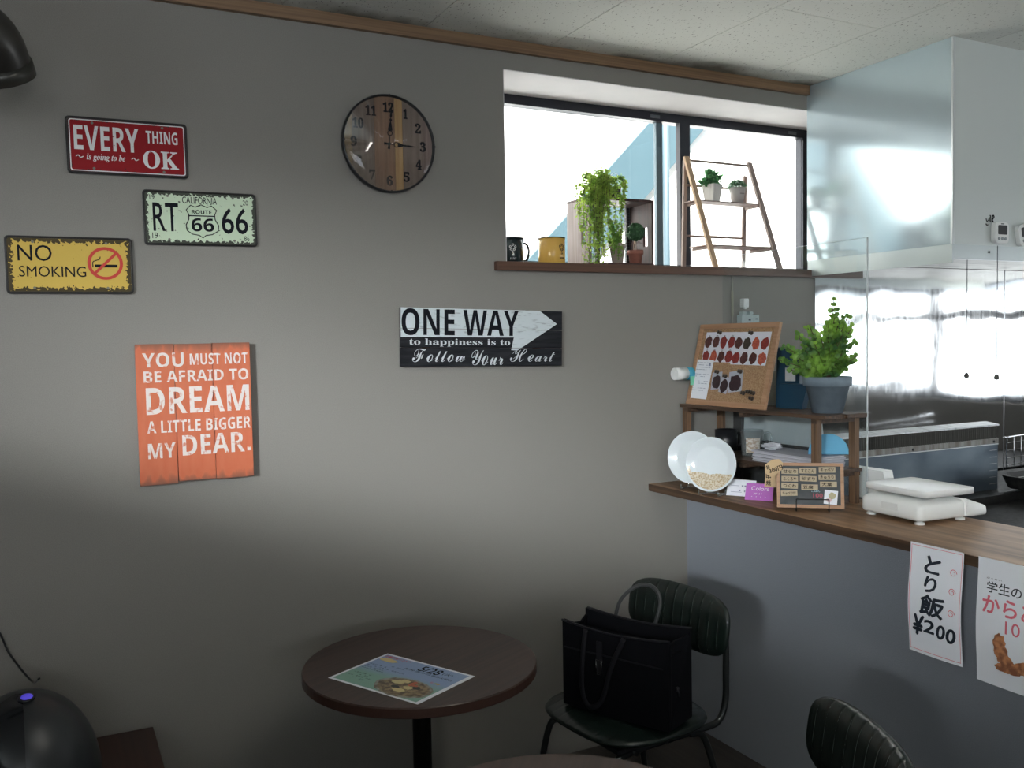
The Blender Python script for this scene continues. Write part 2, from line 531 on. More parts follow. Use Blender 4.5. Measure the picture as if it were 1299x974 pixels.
# the high window
win = struct('window_1', B(WX0, WX1, 2.956, 3.0, 2.306, WZ1 - .003), FRAMEM)
struct('window_frame', B(WX0, WX1, 2.956, 3.0, 1.712, 1.742), FRAMEM, win)
struct('window_frame', B(WX0, 1.40, 2.956, 3.0, 1.742, 2.306), FRAMEM, win)
struct('window_frame', B(2.945, WX1, 2.956, 3.0, 1.742, 2.306), FRAMEM, win)
struct('window_stile', B(2.278, 2.328, 2.948, 2.975, 1.742, 2.306), FRAMEM, win)
struct('window_stile', B(2.185, 2.215, 2.980, 2.998, 1.742, 2.306), mat('outer_stile', (.10, .15, .18), .5), win)
struct('pane', B(1.40, 2.2, 2.985, 2.989, 1.742, 2.306), GLASS, win)
struct('pane', B(2.328, 2.945, 2.963, 2.967, 1.742, 2.306), GLASS, win)
for x in (2.14, 2.86):
    struct('frame_clip', B(x, x + .045, 2.953, 2.957, 2.316, 2.328), mat('clip_grey', (.12, .13, .15), .4), win)
struct('trim_3', B(1.322, 3.0, 2.678, 2.956, 1.682, 1.7115, bev=.002), SILLW)

# outside: neighbouring white wall with dark slabs standing in for diagonal shadow bands
NW = 4.3
struct('wall_neighbour', B(-6, 8, NW, NW + .2, -1, 7.5), mat('sunny_white_render', (.84, .84, .82), .9))
struct('floor_outside', B(-6, 8, 3.0, NW, -.4, -.05), mat('outside_gravel', (.45, .44, .42), .9))
SHADEB = mat('shadow_band_blue', (0.026, 0.052, 0.064), 0.6)  # shadow tone put into the colour of the sloping slabs
for x0, x1, lab in ((3.11, 3.50, 'blue-grey slab standing in for a sloping shadow on the bright wall outside the window, beside the dark window stile'),
                    (0.72, 1.45, 'blue-grey slab standing in for a sloping shadow on the neighbouring wall left of the window, out of direct sight')):
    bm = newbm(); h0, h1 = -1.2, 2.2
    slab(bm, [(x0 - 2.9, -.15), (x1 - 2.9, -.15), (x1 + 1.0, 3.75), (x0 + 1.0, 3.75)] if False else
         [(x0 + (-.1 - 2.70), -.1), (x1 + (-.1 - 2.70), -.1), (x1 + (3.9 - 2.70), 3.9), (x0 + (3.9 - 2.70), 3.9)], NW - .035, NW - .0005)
    tag(obj('shadow_band', bm, SHADEB), lab, 'cladding')  # not real cladding: slabs standing in for shadow bands
bm = newbm(); cyl(bm, (3.17, NW - .065, -.05), (3.17, NW - .065, 4.2), .022, 14)
tag(obj('downpipe', bm, mat('pale_blue_pipe', (0.035, 0.06, 0.075), .5)), 'thin pale blue vertical pipe outside behind the left window pane', 'pipe')

# ================================================================== COUNTER, HOOD, KITCHEN
ZT = 0.9225
ct = thing('bar_counter', 'long brown stained wooden counter board on top of the grey half wall', 'counter', (0, 0, 0))
obj('board', B(1.932, 2.326, .2, YW - .001, ZT - .0255, ZT, bev=.0015), COUNTW, ct)
obj('front_edge', B(1.9305, 1.932, .2, YW - .001, ZT - .0255, ZT - .001), COUNTE, ct)

XH, YH = 2.712, 2.047
HOODM = mat('hood_sheet_metal', (0.60, 0.71, 0.76), 0.15, 0.50, None)
HOODB = mat('hood_band_metal', (0.50, 0.55, 0.55), 0.38, 0.6)
hood = thing('range_hood', 'large pale grey-blue metal extractor hood hanging in the corner below the ceiling', 'extractor hood', (XH, YH, 1.749))
obj('side_panel', B(0, .004, 0, YW - YH, 0, ZC - 1.749 - .0005), HOODM, hood)
obj('front_panel', B(.004, 1.95, 0, .004, 0, ZC - 1.749 - .0005), mat('hood_front_painted', (0.62, 0.67, 0.66), 0.42, 0.15), hood)
obj('corner_bead', B(-.003, .006, -.003, .006, 0, ZC - 1.749 - .001, bev=.001), mat('hood_bead', (.72, .76, .77), .3, .6), hood)
bm = newbm(); box(bm, .002, .006, .002, YW - YH, -.062, 0); box(bm, .006, 1.95, .002, .006, -.045, 0)
obj('lower_band', bm, HOODB, hood)
obj('underside', B(.006, 1.95, .006, YW - YH - .003, -.012, -.004), mat('hood_underside_greasy', (0.42, 0.41, 0.36), 0.45, 0.5, (0.20, 0.19, 0.16), (9, 22, 9), 5, .35, .7), hood)
obj('inner_lip', B(.02, 1.93, .03, .05, -.045, -.012), HOODB, hood)
for x in (.19, .39, .59):
    bm = newbm(); cyl(bm, (x, .003, -.022), (x, -.0015, -.022), .0035, 8); obj('rivet', bm, BLACKP, hood)
obj('band_joint', B(.235, .2365, .001, .002, -.045, -.001), INKB, hood)
# handwritten mark on the hood front (two marker characters)
bm = newbm()
F = -.0006
def stroke(pts, r=.0022, M=None): tube(bm, [(p[0], F, p[1]) for p in pts], r, 5, M, 4, flat=(.0005, r) if False else None)
stroke([(.170, .092), (.173, .084), (.177, .082)], .0016); stroke([(.176, .082), (.183, .088), (.186, .097), (.188, .083)], .0016)
stroke([(.169, .074), (.174, .070), (.180, .071)], .002); stroke([(.190, .104), (.194, .100), (.195, .080)], .0017)
stroke([(.203, .080), (.203, .097), (.208, .105), (.212, .098), (.204, .088), (.214, .078)], .0018)
obj('marker_writing', bm, INK, hood)
for cx, label, tl in ((2.945, 'white kitchen timer stuck on the hood front, left one, under the black handwriting', 0.0), (3.075, 'white kitchen timer on the hood front cut off by the right edge of the view', 0.25)):
    t = thing('kitchen_timer', label, 'timer', (cx, YH - .0005, 1.793), (0, -tl, 0), 'kitchen timers on the hood')
    bm = newbm(); slab(bm, rrect(-.036, .036, -.036, .036, .014), -.016, 0); obj('body', bm, WHITEP, t)
    bm = newbm(); slab(bm, rrect(-.021, .027, -.006, .026, .004), -.0172, -.016); obj('screen', bm, BLACKP, t)
    bm = newbm(); slab(bm, rrect(-.006, .010, .029, .032, .001), -.0168, -.016); obj('top_mark', bm, INKB, t)
    for k in range(3):
        bm = newbm(); cyl(bm, (-.017 + .017 * k, -.016, -.020), (-.017 + .017 * k, -.0185, -.020), .0055, 12)
        obj('button', bm, mat('timer_button', (.33, .37, .38), .5), t)
for x, y, z1, lab in ((2.932, 2.038, 1.749, 'thin dark pull cord hanging in front of the hood, nearer one, with a small knob'), (2.995, 2.20, 1.736, 'thin pale pull cord hanging under the hood just left of the dark cord')):
    t = thing('pull_cord', lab, 'cord', (x, y, 1.285), (0, 0, 0), 'pull cords of the hood')
    bm = newbm(); cyl(bm, (0, 0, .018), (0, 0, z1 - 1.285), .0012, 6); obj('string', bm, INKB, t)
    bm = newbm(); lathe(bm, [(0, 0), (.007, .001), (.009, .008), (.006, .018), (.0, .021)], 14); obj('knob', bm, mat('cord_knob', (.13, .12, .11), .5), t)

# steel lining on the window wall behind the cooking line
s = N('steel_sheet'); b = s.b
b.inputs['Base Color'].default_value = (0.66, 0.67, 0.67, 1); b.inputs['Metallic'].default_value = 1.0
tc = s.n('ShaderNodeTexCoord')
mp = s.n('ShaderNodeMapping'); mp.inputs['Scale'].default_value = (3.0, 1, 5.0); s.l(tc.outputs['Object'], mp.inputs[0])
nz = s.n('ShaderNodeTexNoise'); nz.inputs['Scale'].default_value = 1.0; nz.inputs['Detail'].default_value = 1; s.l(mp.outputs[0], nz.inputs['Vector'])
mp2 = s.n('ShaderNodeMapping'); mp2.inputs['Scale'].default_value = (60, 1, 14); s.l(tc.outputs['Object'], mp2.inputs[0])
nz2 = s.n('ShaderNodeTexNoise'); nz2.inputs['Scale'].default_value = 1.0; nz2.inputs['Detail'].default_value = 5; s.l(mp2.outputs[0], nz2.inputs['Vector'])
bp = s.n('ShaderNodeBump'); bp.inputs['Strength'].default_value = 0.35; bp.inputs['Distance'].default_value = 0.012
s.l(nz.outputs[0], bp.inputs['Height']); s.l(bp.outputs[0], b.inputs['Normal'])
s.l(s.math('ADD', s.math('MULTIPLY', nz2.outputs[0], 0.10), 0.035), b.inputs['Roughness'])
STEEL = s.m
sb = thing('steel_wall_lining', 'shiny stained steel sheet on the wall behind the kitchen appliances', 'wall panel', (2.75, YW - .004, .78))
obj('sheet', B(0, 1.98, 0, .0035, 0, .955), STEEL, sb)
for x in (1.18,):
    obj('sheet_joint', B(x, x + .004, -.0015, 0, 0, .955), mat('joint_steel', (.35, .36, .37), .3, 1), sb)

stv = thing('cooking_bench', 'black kitchen cooking bench behind the counter at the right edge', 'cooker', (0, 0, 0))
DARKM = mat('greasy_black_iron', (0.010, 0.010, 0.010), 0.60, 0.0, (0.030, 0.030, 0.028), (60, 60, 60), 5, .45, .75, rvar=.2, spec=.25)
obj('body', B(2.42, 4.6, 1.2, 2.66, 0, .80), DARKM, stv)
obj('top_plate', B(2.40, 4.6, 1.18, 2.67, .80, .82, bev=.004), DARKM, stv)
for y in (1.35, 1.75, 2.15): obj('burner_bar', B(2.6, 4.5, y, y + .03, .82, .85), DARKM, stv)
# drip tray with a wire basket
tr = thing('grill_tray', 'black round-cornered grill tray beside the steel appliance, wire rack standing in it', 'tray', (3.62, 2.02, .851))
bm = newbm()
pl = rrect(-.37, .6, -.26, .26, .09, 6)
for (sc0, z0_, sc1, z1_) in ((.94, 0, 1.0, .05), (1.0, .05, .97, .05), (.97, .05, .91, .008)):
    n = len(pl); vs = [(p[0] * sc0, p[1] * sc0, z0_) for p in pl] + [(p[0] * sc1, p[1] * sc1, z1_) for p in pl]
    add_faces(bm, vs, [(i, (i + 1) % n, n + (i + 1) % n, n + i) for i in range(n)])
add_faces(bm, [(p[0] * .94, p[1] * .94, 0) for p in pl], [tuple(range(len(pl)))]); add_faces(bm, [(p[0] * .91, p[1] * .91, .008) for p in pl], [tuple(range(len(pl)))])
obj('pan', bm, DARKM, tr)
bm = newbm()
for k in range(16): box(bm, -.33 + .052 * k, -.328 + .052 * k, -.22, .22, .03, .032)
for k in range(9): box(bm, -.34, .5, -.22 + .055 * k, -.218 + .055 * k, .032, .034)
obj('grate', bm, mat('worn_wire', (.42, .43, .42), .4, .8), tr)
wr = thing('wire_rack', 'upright chrome wire grid standing on the black tray at the right edge', 'rack', (3.42, 2.33, .905))
bm = newbm(); tube(bm, [(0, 0, 0), (0, 0, .115), (.012, 0, .125), (.5, 0, .140)], .0032, 8, sm=4); obj('rim', bm, CHROME, wr)
bm = newbm()
for k in range(1, 10): cyl(bm, (.045 * k, 0, 0), (.045 * k, 0, .125 + .028 * k * .09), .0017, 6)
for k in range(4): cyl(bm, (0, 0, .012 + .030 * k), (.5, 0, .018 + .032 * k), .0017, 6)
obj('grid_wires', bm, CHROME, wr)

ap = thing('steel_grill_appliance', 'low blue-grey steel appliance with slotted vents along its white top edge', 'appliance', (3.392, 2.35, .821))
APM = mat('blue_steel_front', (0.155, 0.20, 0.25), 0.28, 0.75, (0.22, 0.27, 0.31), (5, 5, 9), 5, .35, .65, rvar=.15)
obj('front_plate', B(-.95, 0, 0, .02, 0, .185), APM, ap)
obj('body', B(-.949, -.001, .02, .055, 0, .19), APM, ap)
bm = newbm(); add_faces(bm, [(-.95, -.004, .262), (0.002, -.004, .262), (0.002, .055, .270), (-.95, .055, .270), (-.95, -.004, .256), (0.002, -.004, .256), (0.002, .055, .264), (-.95, .055, .264)], [(0, 1, 2, 3), (7, 6, 5, 4), (0, 4, 5, 1), (1, 5, 6, 2), (2, 6, 7, 3), (3, 7, 4, 0)])
obj('top_cover', bm, mat('worn_white_top', (.70, .73, .74), .35, .2, (.45, .48, .5), (40, 8, 40), 4, .5, .7), ap)
obj('vent_back', B(-.949, -.001, .012, .050, .205, .256), mat('vent_black', (.006, .006, .007), .8, spec=.1), ap)
obj('vent_sill', B(-.949, 0, -.003, .02, .186, .206), mat('vent_sill_steel', (.42, .42, .40), .3, .8, (.25, .23, .2), (30, 5, 5), 4, .4, .6), ap)
obj('white_line', B(-.949, 0, -.0035, 0, .181, .184), WHITEP, ap)
slatm = None
SLM = mat('vent_slat_metal', (.20, .20, .18), .4, .8)
for k in range(78):
    x = -.012 - .012 * k
    if slatm is None:
        o = obj('vent_slat', B(-.0009, .0009, 0, .012, .206, .256), SLM, ap); slatm = o.data
    else:
        o = bpy.data.objects.new('vent_slat', slatm); COL.objects.link(o); o.parent = ap
    o.location = (x, 0, 0)
for x in (-.03, -.50):
    bm = newbm(); cyl(bm, (x, -.003, .194), (x, -.006, .194), .005, 10); obj('screw', bm, BLACKP, ap)
for k in range(6): obj('reflection_tick', B(-.05, -.006, -.0006, 0, .158 - .027 * k, .1595 - .027 * k), mat('pale_reflection', (.6, .63, .65), .4), ap)  # pale ticks painted as reflections of the wire rack in the front plate

# ------------------------------------------------------------------ acrylic screen on the counter
ac = thing('acrylic_screen', 'tall clear acrylic screen standing upright along the counter behind the rack', 'screen', (2.264, 2.006, ZT + .0005))
obj('sheet', B(0, .003, .002, .675, 0, .826), ACRYL, ac)
obj('polished_edge', B(-.0006, .0036, -.0015, .0018, 0, .826), ACRYLE, ac)
obj('top_edge', B(-.0003, .0033, .002, .675, .826, .8268), ACRYLE, ac)

# ================================================================== WALL SIGNS
def wallthing(name, label, cat, x, z, rot, group=None, y=YW):
    return thing(name, label, cat, (x, y, z), (0, rot, 0), group)


def plate(name, label, cx, cz, rot, face, group):
    t = wallthing(name, label, 'sign', cx, cz, rot, group, YW - .0005)
    W, H = .153, .0755
    bm = newbm(); slab(bm, rrect(-W, W, -H, H, .010), -.007, 0)
    obj('backing', bm, mat('plate_rim_black', (.018, .017, .016), .35, .3), t)
    bm = newbm(); slab(bm, rrect(-W + .006, W - .006, -H + .006, H - .006, .007), -.0078, -.007)
    obj('painted_face', bm, face, t)
    # raised rolled rim
    bm = newbm(); P = rrect(-W + .003, W - .003, -H + .003, H - .003, .009)
    tube(bm, [(p[0], -.0075, p[1]) for p in P], .0028, 6, closed=True)
    obj('rolled_rim', bm, mat('plate_rim_black', (.018, .017, .016), .35, .3), t)
    for sx_, sz_ in ((-.088, .060), (.088, .060), (-.088, -.060), (.088, -.060)):
        bm = newbm(); cyl(bm, (sx_, -.0078, sz_), (sx_, -.0081, sz_), .0035, 10); obj('screw_hole', bm, mat('hole_grey', (.16, .16, .13), .6), t)
    return t


G = 'tin licence-plate style signs on the grey wall'
FY = -.0084
worn_w = mat('chipped_white_paint', (.74, .73, .72), .5, 0, (.30, .10, .09), (120, 120, 120), 5, .66, .70)
t = plate('tin_sign', 'red tin sign reading EVERY THING is going to be OK', .2175, 1.990, -.012, worn_plate('red_tin', (.27, .007, .011), .147, .0695, (.05, .02, .02), .006, .72), G)
bm = newbm()
P = rrect(-.145, .145, -.068, .068, .006); Q = rrect(-.1425, .1425, -.0655, .0655, .005); n = len(P)
add_faces(bm, [(p[0], FY, p[1]) for p in P] + [(p[0], FY, p[1]) for p in Q], [(i, (i + 1) % n, n + (i + 1) % n, n + i) for i in range(n)])
obj('white_border', bm, worn_w, t)
bm = newbm(); text(bm, sansb('EVERY'), -.134, .026, -.012, .052, FY, 0); obj('lettering', bm, worn_w, t)
bm = newbm(); text(bm, sansb('THING'), .045, .127, .016, .050, FY, 0); obj('lettering', bm, worn_w, t)
bm = newbm(); text(bm, '𝐎𝐊', .036, .127, -.052, -.004, FY, .022); obj('lettering', bm, worn_w, t)
bm = newbm(); text(bm, '𝒊𝒔 𝒈𝒐𝒊𝒏𝒈 𝒕𝒐 𝒃𝒆', -.105, -.010, -.042, -.021, FY, .01)
for x0, sg in ((-.131, 1), (.006, -1)): tube(bm, [(x0, FY, -.031), (x0 + .006, FY, -.027 * 1), (x0 + .011, FY, -.033), (x0 + .018, FY, -.030)], .0012, 5, sm=4)
obj('lettering', bm, worn_w, t)

t = plate('tin_sign', 'pale green tin sign reading CALIFORNIA RT 66 with a ROUTE 66 shield', .4015, 1.8075, -.012, worn_plate('green_tin', (.58, .70, .52), .147, .0695, (.02, .018, .016), .009, .68), G)
bm = newbm(); text(bm, 'RT', -.128, -.062, -.037, .040, FY, .012); obj('lettering', bm, INK, t)
bm = newbm(); text(bm, '66', .055, .127, -.040, .032, FY, .02); obj('lettering', bm, INK, t)
bm = newbm(); text(bm, 'CALIFORNIA', -.050, .043, .041, .060, FY, .01); text(bm, '19', -.135, -.122, .048, .062, FY); text(bm, '19', -.132, -.118, -.058, -.042, FY); text(bm, '20', .115, .130, .042, .056, FY); text(bm, '86', .115, .130, -.060, -.046, FY)
obj('lettering', bm, INK, t)
bm = newbm(); sh = [(-.040, .023), (-.028, .036), (-.016, .031), (0, .038), (.016, .031), (.028, .036), (.042, .024), (.036, .011), (.037, -.002), (.046, -.018), (.044, -.033), (.028, -.043), (.010, -.046), (.002, -.053), (-.008, -.046), (-.026, -.043), (-.040, -.033), (-.042, -.018), (-.034, -.002), (-.034, .011)]
tube(bm, [(p[0], FY, p[1] * 1.02) for p in sh], .0013, 5, closed=True); box(bm, -.034, .037, FY - .0004, FY, .006, .009)
text(bm, sansb('ROUTE'), -.026, .028, .013, .024, FY, 0); text(bm, sansb('66'), -.028, .033, -.036, .001, FY, 0)
obj('route_shield', bm, INK, t)

t = plate('tin_sign', 'yellow tin sign reading NO SMOKING with a red no-smoking symbol', .0648, 1.669, -.008, worn_plate('yellow_tin', (.60, .42, .09), .147, .0695, (.02, .017, .014), .014, .71), G)
bm = newbm(); text(bm, 'NO', -.124, -.044, .010, .052, FY, .0); text(bm, 'SMOKING', -.122, .036, -.031, -.003, FY, .0); obj('lettering', bm, INK, t)
bm = newbm(); box(bm, .058, .114, FY - .0003, FY, -.0045, .0030); tube(bm, [(.053, FY, .002), (.054, FY, .010), (.062, FY, .014), (.070, FY, .017), (.072, FY, .024)], .0011, 5, sm=4); box(bm, .052, .0545, FY - .0003, FY, -.0045, .003)
obj('cigarette_print', bm, INK, t)
bm = newbm(); ring(bm, .084, .006, .0440, .0360, FY - .0008, FY, 44); box(bm, -.038, .038, -.0008, 0, -.0036, .0036, M=T(.084, FY, .006) @ RY(-PI / 4))
obj('ban_symbol', bm, mat('sign_red', (.55, .035, .02), .5), t)

# orange-red board of three planks
t = wallthing('plank_sign', 'orange-red wooden plank sign about daring to DREAM A LITTLE BIGGER on the grey wall', 'sign', .3675, 1.2625, -.004)
s = N('orange_paint'); tc = s.n('ShaderNodeTexCoord'); sp = s.n('ShaderNodeSeparateXYZ'); s.l(tc.outputs['Object'], sp.inputs[0])
nz = s.n('ShaderNodeTexNoise'); nz.inputs['Scale'].default_value = 9; nz.inputs['Detail'].default_value = 6
mp = s.n('ShaderNodeMapping'); mp.inputs['Scale'].default_value = (6, 1, 1.6); s.l(tc.outputs['Object'], mp.inputs[0]); s.l(mp.outputs[0], nz.inputs['Vector'])
dz = s.math('SUBTRACT', .196, s.math('ABSOLUTE', sp.outputs[2]))
e = s.math('MINIMUM', s.math('MAXIMUM', s.math('SUBTRACT', 1.15, s.math('DIVIDE', dz, s.math('MULTIPLY', s.math('SUBTRACT', nz.outputs[0], .22), .075))), 0.0), 1.0)
mx = s.n('ShaderNodeMix', data_type='RGBA'); mx.inputs[6].default_value = (.54, .115, .045, 1); mx.inputs[7].default_value = (.60, .175, .085, 1)
s.l(nz.outputs[0], mx.inputs[0])
mx2 = s.n('ShaderNodeMix', data_type='RGBA'); s.l(mx.outputs[2], mx2.inputs[6]); mx2.inputs[7].default_value = (.13, .075, .05, 1)
s.l(s.math('MULTIPLY', e, .75), mx2.inputs[0]); s.l(mx2.outputs[2], s.b.inputs['Base Color']); s.b.inputs['Roughness'].default_value = .6
ORG = s.m
xb = (-.154, -.0535, .0485, .154)
for k in range(3):
    top = .1945 - (.001 if k == 1 else 0); bot = -.1945 + (.004 if k == 1 else (.002 if k == 2 else -.001))
    obj('plank', B(xb[k] + .0008, xb[k + 1] - .0008, -.026, -.016, bot, top, bev=.0012), ORG, t)
for z in (-.13, .13): obj('batten', B(-.14, .14, -.016, -.0005, z - .012, z + .012), mat('raw_batten', (.2, .13, .08), .7), t)
chalkw = mat('worn_white_print', (.72, .66, .62), .7, 0, (.60, .25, .17), (70, 70, 70), 6, .56, .66)
FY2 = -.0265
for body, x0, x1, z0, z1, bo in (('YOU', -.136, -.028, .130, .170, .03), ('MUST NOT', -.012, .146, .134, .166, .02), ('BE AFRAID TO', -.134, .147, .088, .120, .025), ('DREAM', -.130, .147, .000, .074, .035), ('A LITTLE BIGGER', -.130, .149, -.052, -.018, .02), ('MY', -.130, -.058, -.122, -.080, .025), ('DEAR', -.040, .130, -.119, -.062, .035)):
    bm = newbm(); text(bm, sansb(body), x0, x1, z0 + .0, z1, FY2, 0); obj('lettering', bm, chalkw, t)
bm = newbm(); box(bm, .137, .147, FY2 - .0002, FY2 + .0002, -.117, -.106); obj('lettering', bm, chalkw, t)

# black and white ONE WAY arrow board
t = wallthing('arrow_sign', 'black wooden sign with a white arrow reading ONE WAY to happiness', 'sign', 1.2725, 1.4605, .022)
BLKW = mat('black_painted_wood', (.010, .011, .014), .6, 0, (.020, .021, .025), (8, 8, 90), 4, .4, .6, spec=.2)
zb = (-.0930, -.0325, .0275, .0930)
for k in range(3): obj('plank', B(-.2910, .2910, -.022, -.012, zb[k] + .0007, zb[k + 1] - .0007, bev=.001), BLKW, t)
for x in (-.2, .2): obj('batten', B(x - .012, x + .012, -.012, -.0005, -.08, .08), mat('raw_batten', (.2, .13, .08), .7), t)
AWH = mat('distressed_white', (.60, .66, .68), .6, 0, (.38, .42, .44), (30, 30, 160), 5, .56, .70)
FY3 = -.0225
for za, zb_, poly in ((.0282, .0925, None), (-.0318, .0268, None), (-.0925, -.0333, None)):
    # arrow polygon clipped to the plank (Sutherland-Hodgman on z)
    P = [(-.2905, .0925), (.2030, .0925), (.2700, .0490), (.1190, -.0410), (.0960, -.0395), (.1060, .0020), (-.2905, .0000)]
    for lim, sgn in ((za, 1), (zb_, -1)):
        out = []
        for i in range(len(P)):
            a, c = P[i], P[(i + 1) % len(P)]
            ia = (a[1] - lim) * sgn >= 0; ic = (c[1] - lim) * sgn >= 0
            if ia: out.append(a)
            if ia != ic:
                q = (lim - a[1]) / (c[1] - a[1]); out.append((a[0] + (c[0] - a[0]) * q, lim))
        P = out
        if not P: break
    if len(P) > 2:
        bm = newbm(); slab(bm, P, FY3 - .0001, FY3 + .0002); bmesh.ops.triangulate(bm, faces=bm.faces[:]); obj('arrow_print', bm, AWH, t)
bm = newbm(); text(bm, sansb('ONE WAY'), -.288, .123, .006, .0905, FY3 - .0006, 0); obj('lettering', bm, INK, t)
LW = mat('sign_white_letters', (.62, .66, .67), .6)
bm = newbm(); text(bm, '𝐭𝐨 𝐡𝐚𝐩𝐩𝐢𝐧𝐞𝐬𝐬 𝐢𝐬 𝐭𝐨', -.262, .092, -.029, -.004, FY3 - .0004, .008); obj('lettering', bm, LW, t)
for wd, x0, x1, z0, z1 in (('ℱℴ𝓁𝓁ℴ𝓌', -.252, -.072, -.078, -.036), ('𝒴ℴ𝓊𝓇', -.048, .066, -.089, -.040), ('ℋℯ𝒶𝓇𝓉', .092, .262, -.078, -.036)):
    bm = newbm(); text(bm, wd, x0, x1, z0, z1, FY3 - .0004, .006); obj('lettering', bm, LW, t)

# ================================================================== CLOCK
ck = wallthing('wall_clock', 'round wall clock with a face of brown and tan wooden strips under domed glass', 'clock', .962, 2.062, 0)
CR = .150
Mf = RX(PI / 2)      # lathe z axis -> -y
bm = newbm(); lathe(bm, [(.0, .0), (CR - .004, 0), (CR, .006), (CR, .020), (CR - .003, .024), (CR - .006, .022), (CR - .006, .008), (0, .008)], 64, Mf)
obj('case', bm, BLACKP, ck)
cols = [('clock_tan', (.36, .25, .13), (.27, .18, .09)), ('clock_brown', (.215, .165, .135), (.15, .112, .09)), ('clock_copper', (.25, .145, .088), (.17, .098, .060)), ('clock_honey', (.42, .27, .12), (.32, .19, .08)), ('clock_brown', (.215, .165, .135), (.15, .112, .09)), ('clock_grey_pink', (.26, .19, .165), (.17, .12, .105))]
xe = [-.150, -.116, -.046, .020, .046, .113, .150]
for k in range(6):
    a, b_ = max(xe[k], -.1435) + .0005, min(xe[k + 1], .1435) - .0005
    rr = .1437; n = 10
    top = [(a + (b_ - a) * i / n, math.sqrt(max(rr * rr - (a + (b_ - a) * i / n) ** 2, 1e-7))) for i in range(n + 1)]
    P = top + [(p[0], -p[1]) for p in reversed(top)]
    bm = newbm(); slab(bm, P, -.0105, -.008)
    obj('face_plank', bm, wood(cols[k][0], cols[k][1], cols[k][2], 'z', .5, 14, 90), ck)
NUM = '𝟎𝟏𝟐𝟑𝟒𝟓𝟔𝟕𝟖𝟗'
for h in range(1, 13):
    a = PI / 2 - h * PI / 6; r = .112
    cx, cz = r * math.cos(a), r * math.sin(a); st = str(h); w = .018 if len(st) == 1 else .033
    if h == 1: w = .012
    bm = newbm(); text(bm, ''.join(NUM[int(c)] for c in st), cx - w / 2, cx + w / 2, cz - .0145, cz + .0145, -.0110, .07); obj('numeral', bm, INK, ck)
for h in range(4):
    a = h * PI / 2; bm = newbm(); cyl(bm, (.146 * math.cos(a), -.024, .146 * math.sin(a)), (.146 * math.cos(a), -.0265, .146 * math.sin(a)), .0032, 8); obj('rim_stud', bm, BLACKP, ck)


def hand(L, w, M):
    bm = newbm()
    slab(bm, [(-.004, -.016), (.004, -.016), (.0015, .006), (-.0015, .006)], -.0005, .0005, M)
    ring(bm, 0, L * .28, w, w * .72, -.0005, .0005, 20, M)
    slab(bm, [(-.0014, 0), (.0014, 0), (.0011, L * .2), (-.0011, L * .2)], -.0005, .0005, M)
    slab(bm, [(-w * .9, L * .36), (0, L * .33), (w * .9, L * .36), (.0012, L * .60), (-.0012, L * .60)], -.0005, .0005, M)
    slab(bm, [(-.0045, L * .62), (0, L * .57), (.0045, L * .62), (0, L * .68)], -.0005, .0005, M)
    slab(bm, [(-.0035, L * .72), (0, L * .66), (.0035, L * .72), (.0006, L), (-.0006, L)], -.0005, .0005, M)
    return bm


obj('minute_hand', hand(.118, .0085, T(0, -.0145, 0) @ RY(math.radians(5))), INK, ck)
obj('hour_hand', hand(.085, .0085, T(0, -.0130, 0) @ RY(math.radians(92))), INK, ck)
bm = newbm(); cyl(bm, (0, -.0105, 0), (0, -.017, 0), .005, 12); obj('hand_pin', bm, BLACKP, ck)
bm = newbm(); prof = [(CR - .004, .0225)] + [((CR - .005) * math.cos(q), .0225 + .021 * math.sin(q)) for q in [PI / 2 * i / 12 for i in range(1, 13)]]
prof[-1] = (0.0, prof[-1][1]); lathe(bm, prof, 64, Mf)
obj('domed_glass', bm, clear_mat('clock_glass', (1, 1, 1), .03, 0, 1.36), ck)

# ================================================================== DARK PIPE (top left)
t = thing('flue_elbow', 'dark grey metal pipe elbow jutting in at the top left corner', 'pipe', (0, 0, 0))
PIPE = mat('dark_pipe_metal', (.060, .058, .052), .33, .55, (.035, .033, .03), (6, 6, 6), 4, .4, .6)
bm = newbm(); tube(bm, [(-.75, 2.25, 2.23), (-.40, 2.27, 2.215), (-.20, 2.30, 2.185), (-.10, 2.34, 2.140), (-.072, 2.385, 2.085)], .068, 28, sm=8); obj('pipe', bm, PIPE, t)
bm = newbm(); tube(bm, [(-.0755, 2.378, 2.094), (-.068, 2.396, 2.068)], .072, 28); obj('end_collar', bm, mat('dark_collar', (.035, .035, .03), .4, .4), t)
bm = newbm(); cyl(bm, (-.40, 2.27, 2.25), (-.40, 2.27, ZC), .006, 8); obj('hanger', bm, IRON, t)

# ================================================================== THINGS ON THE SILL
ZS = 1.7118


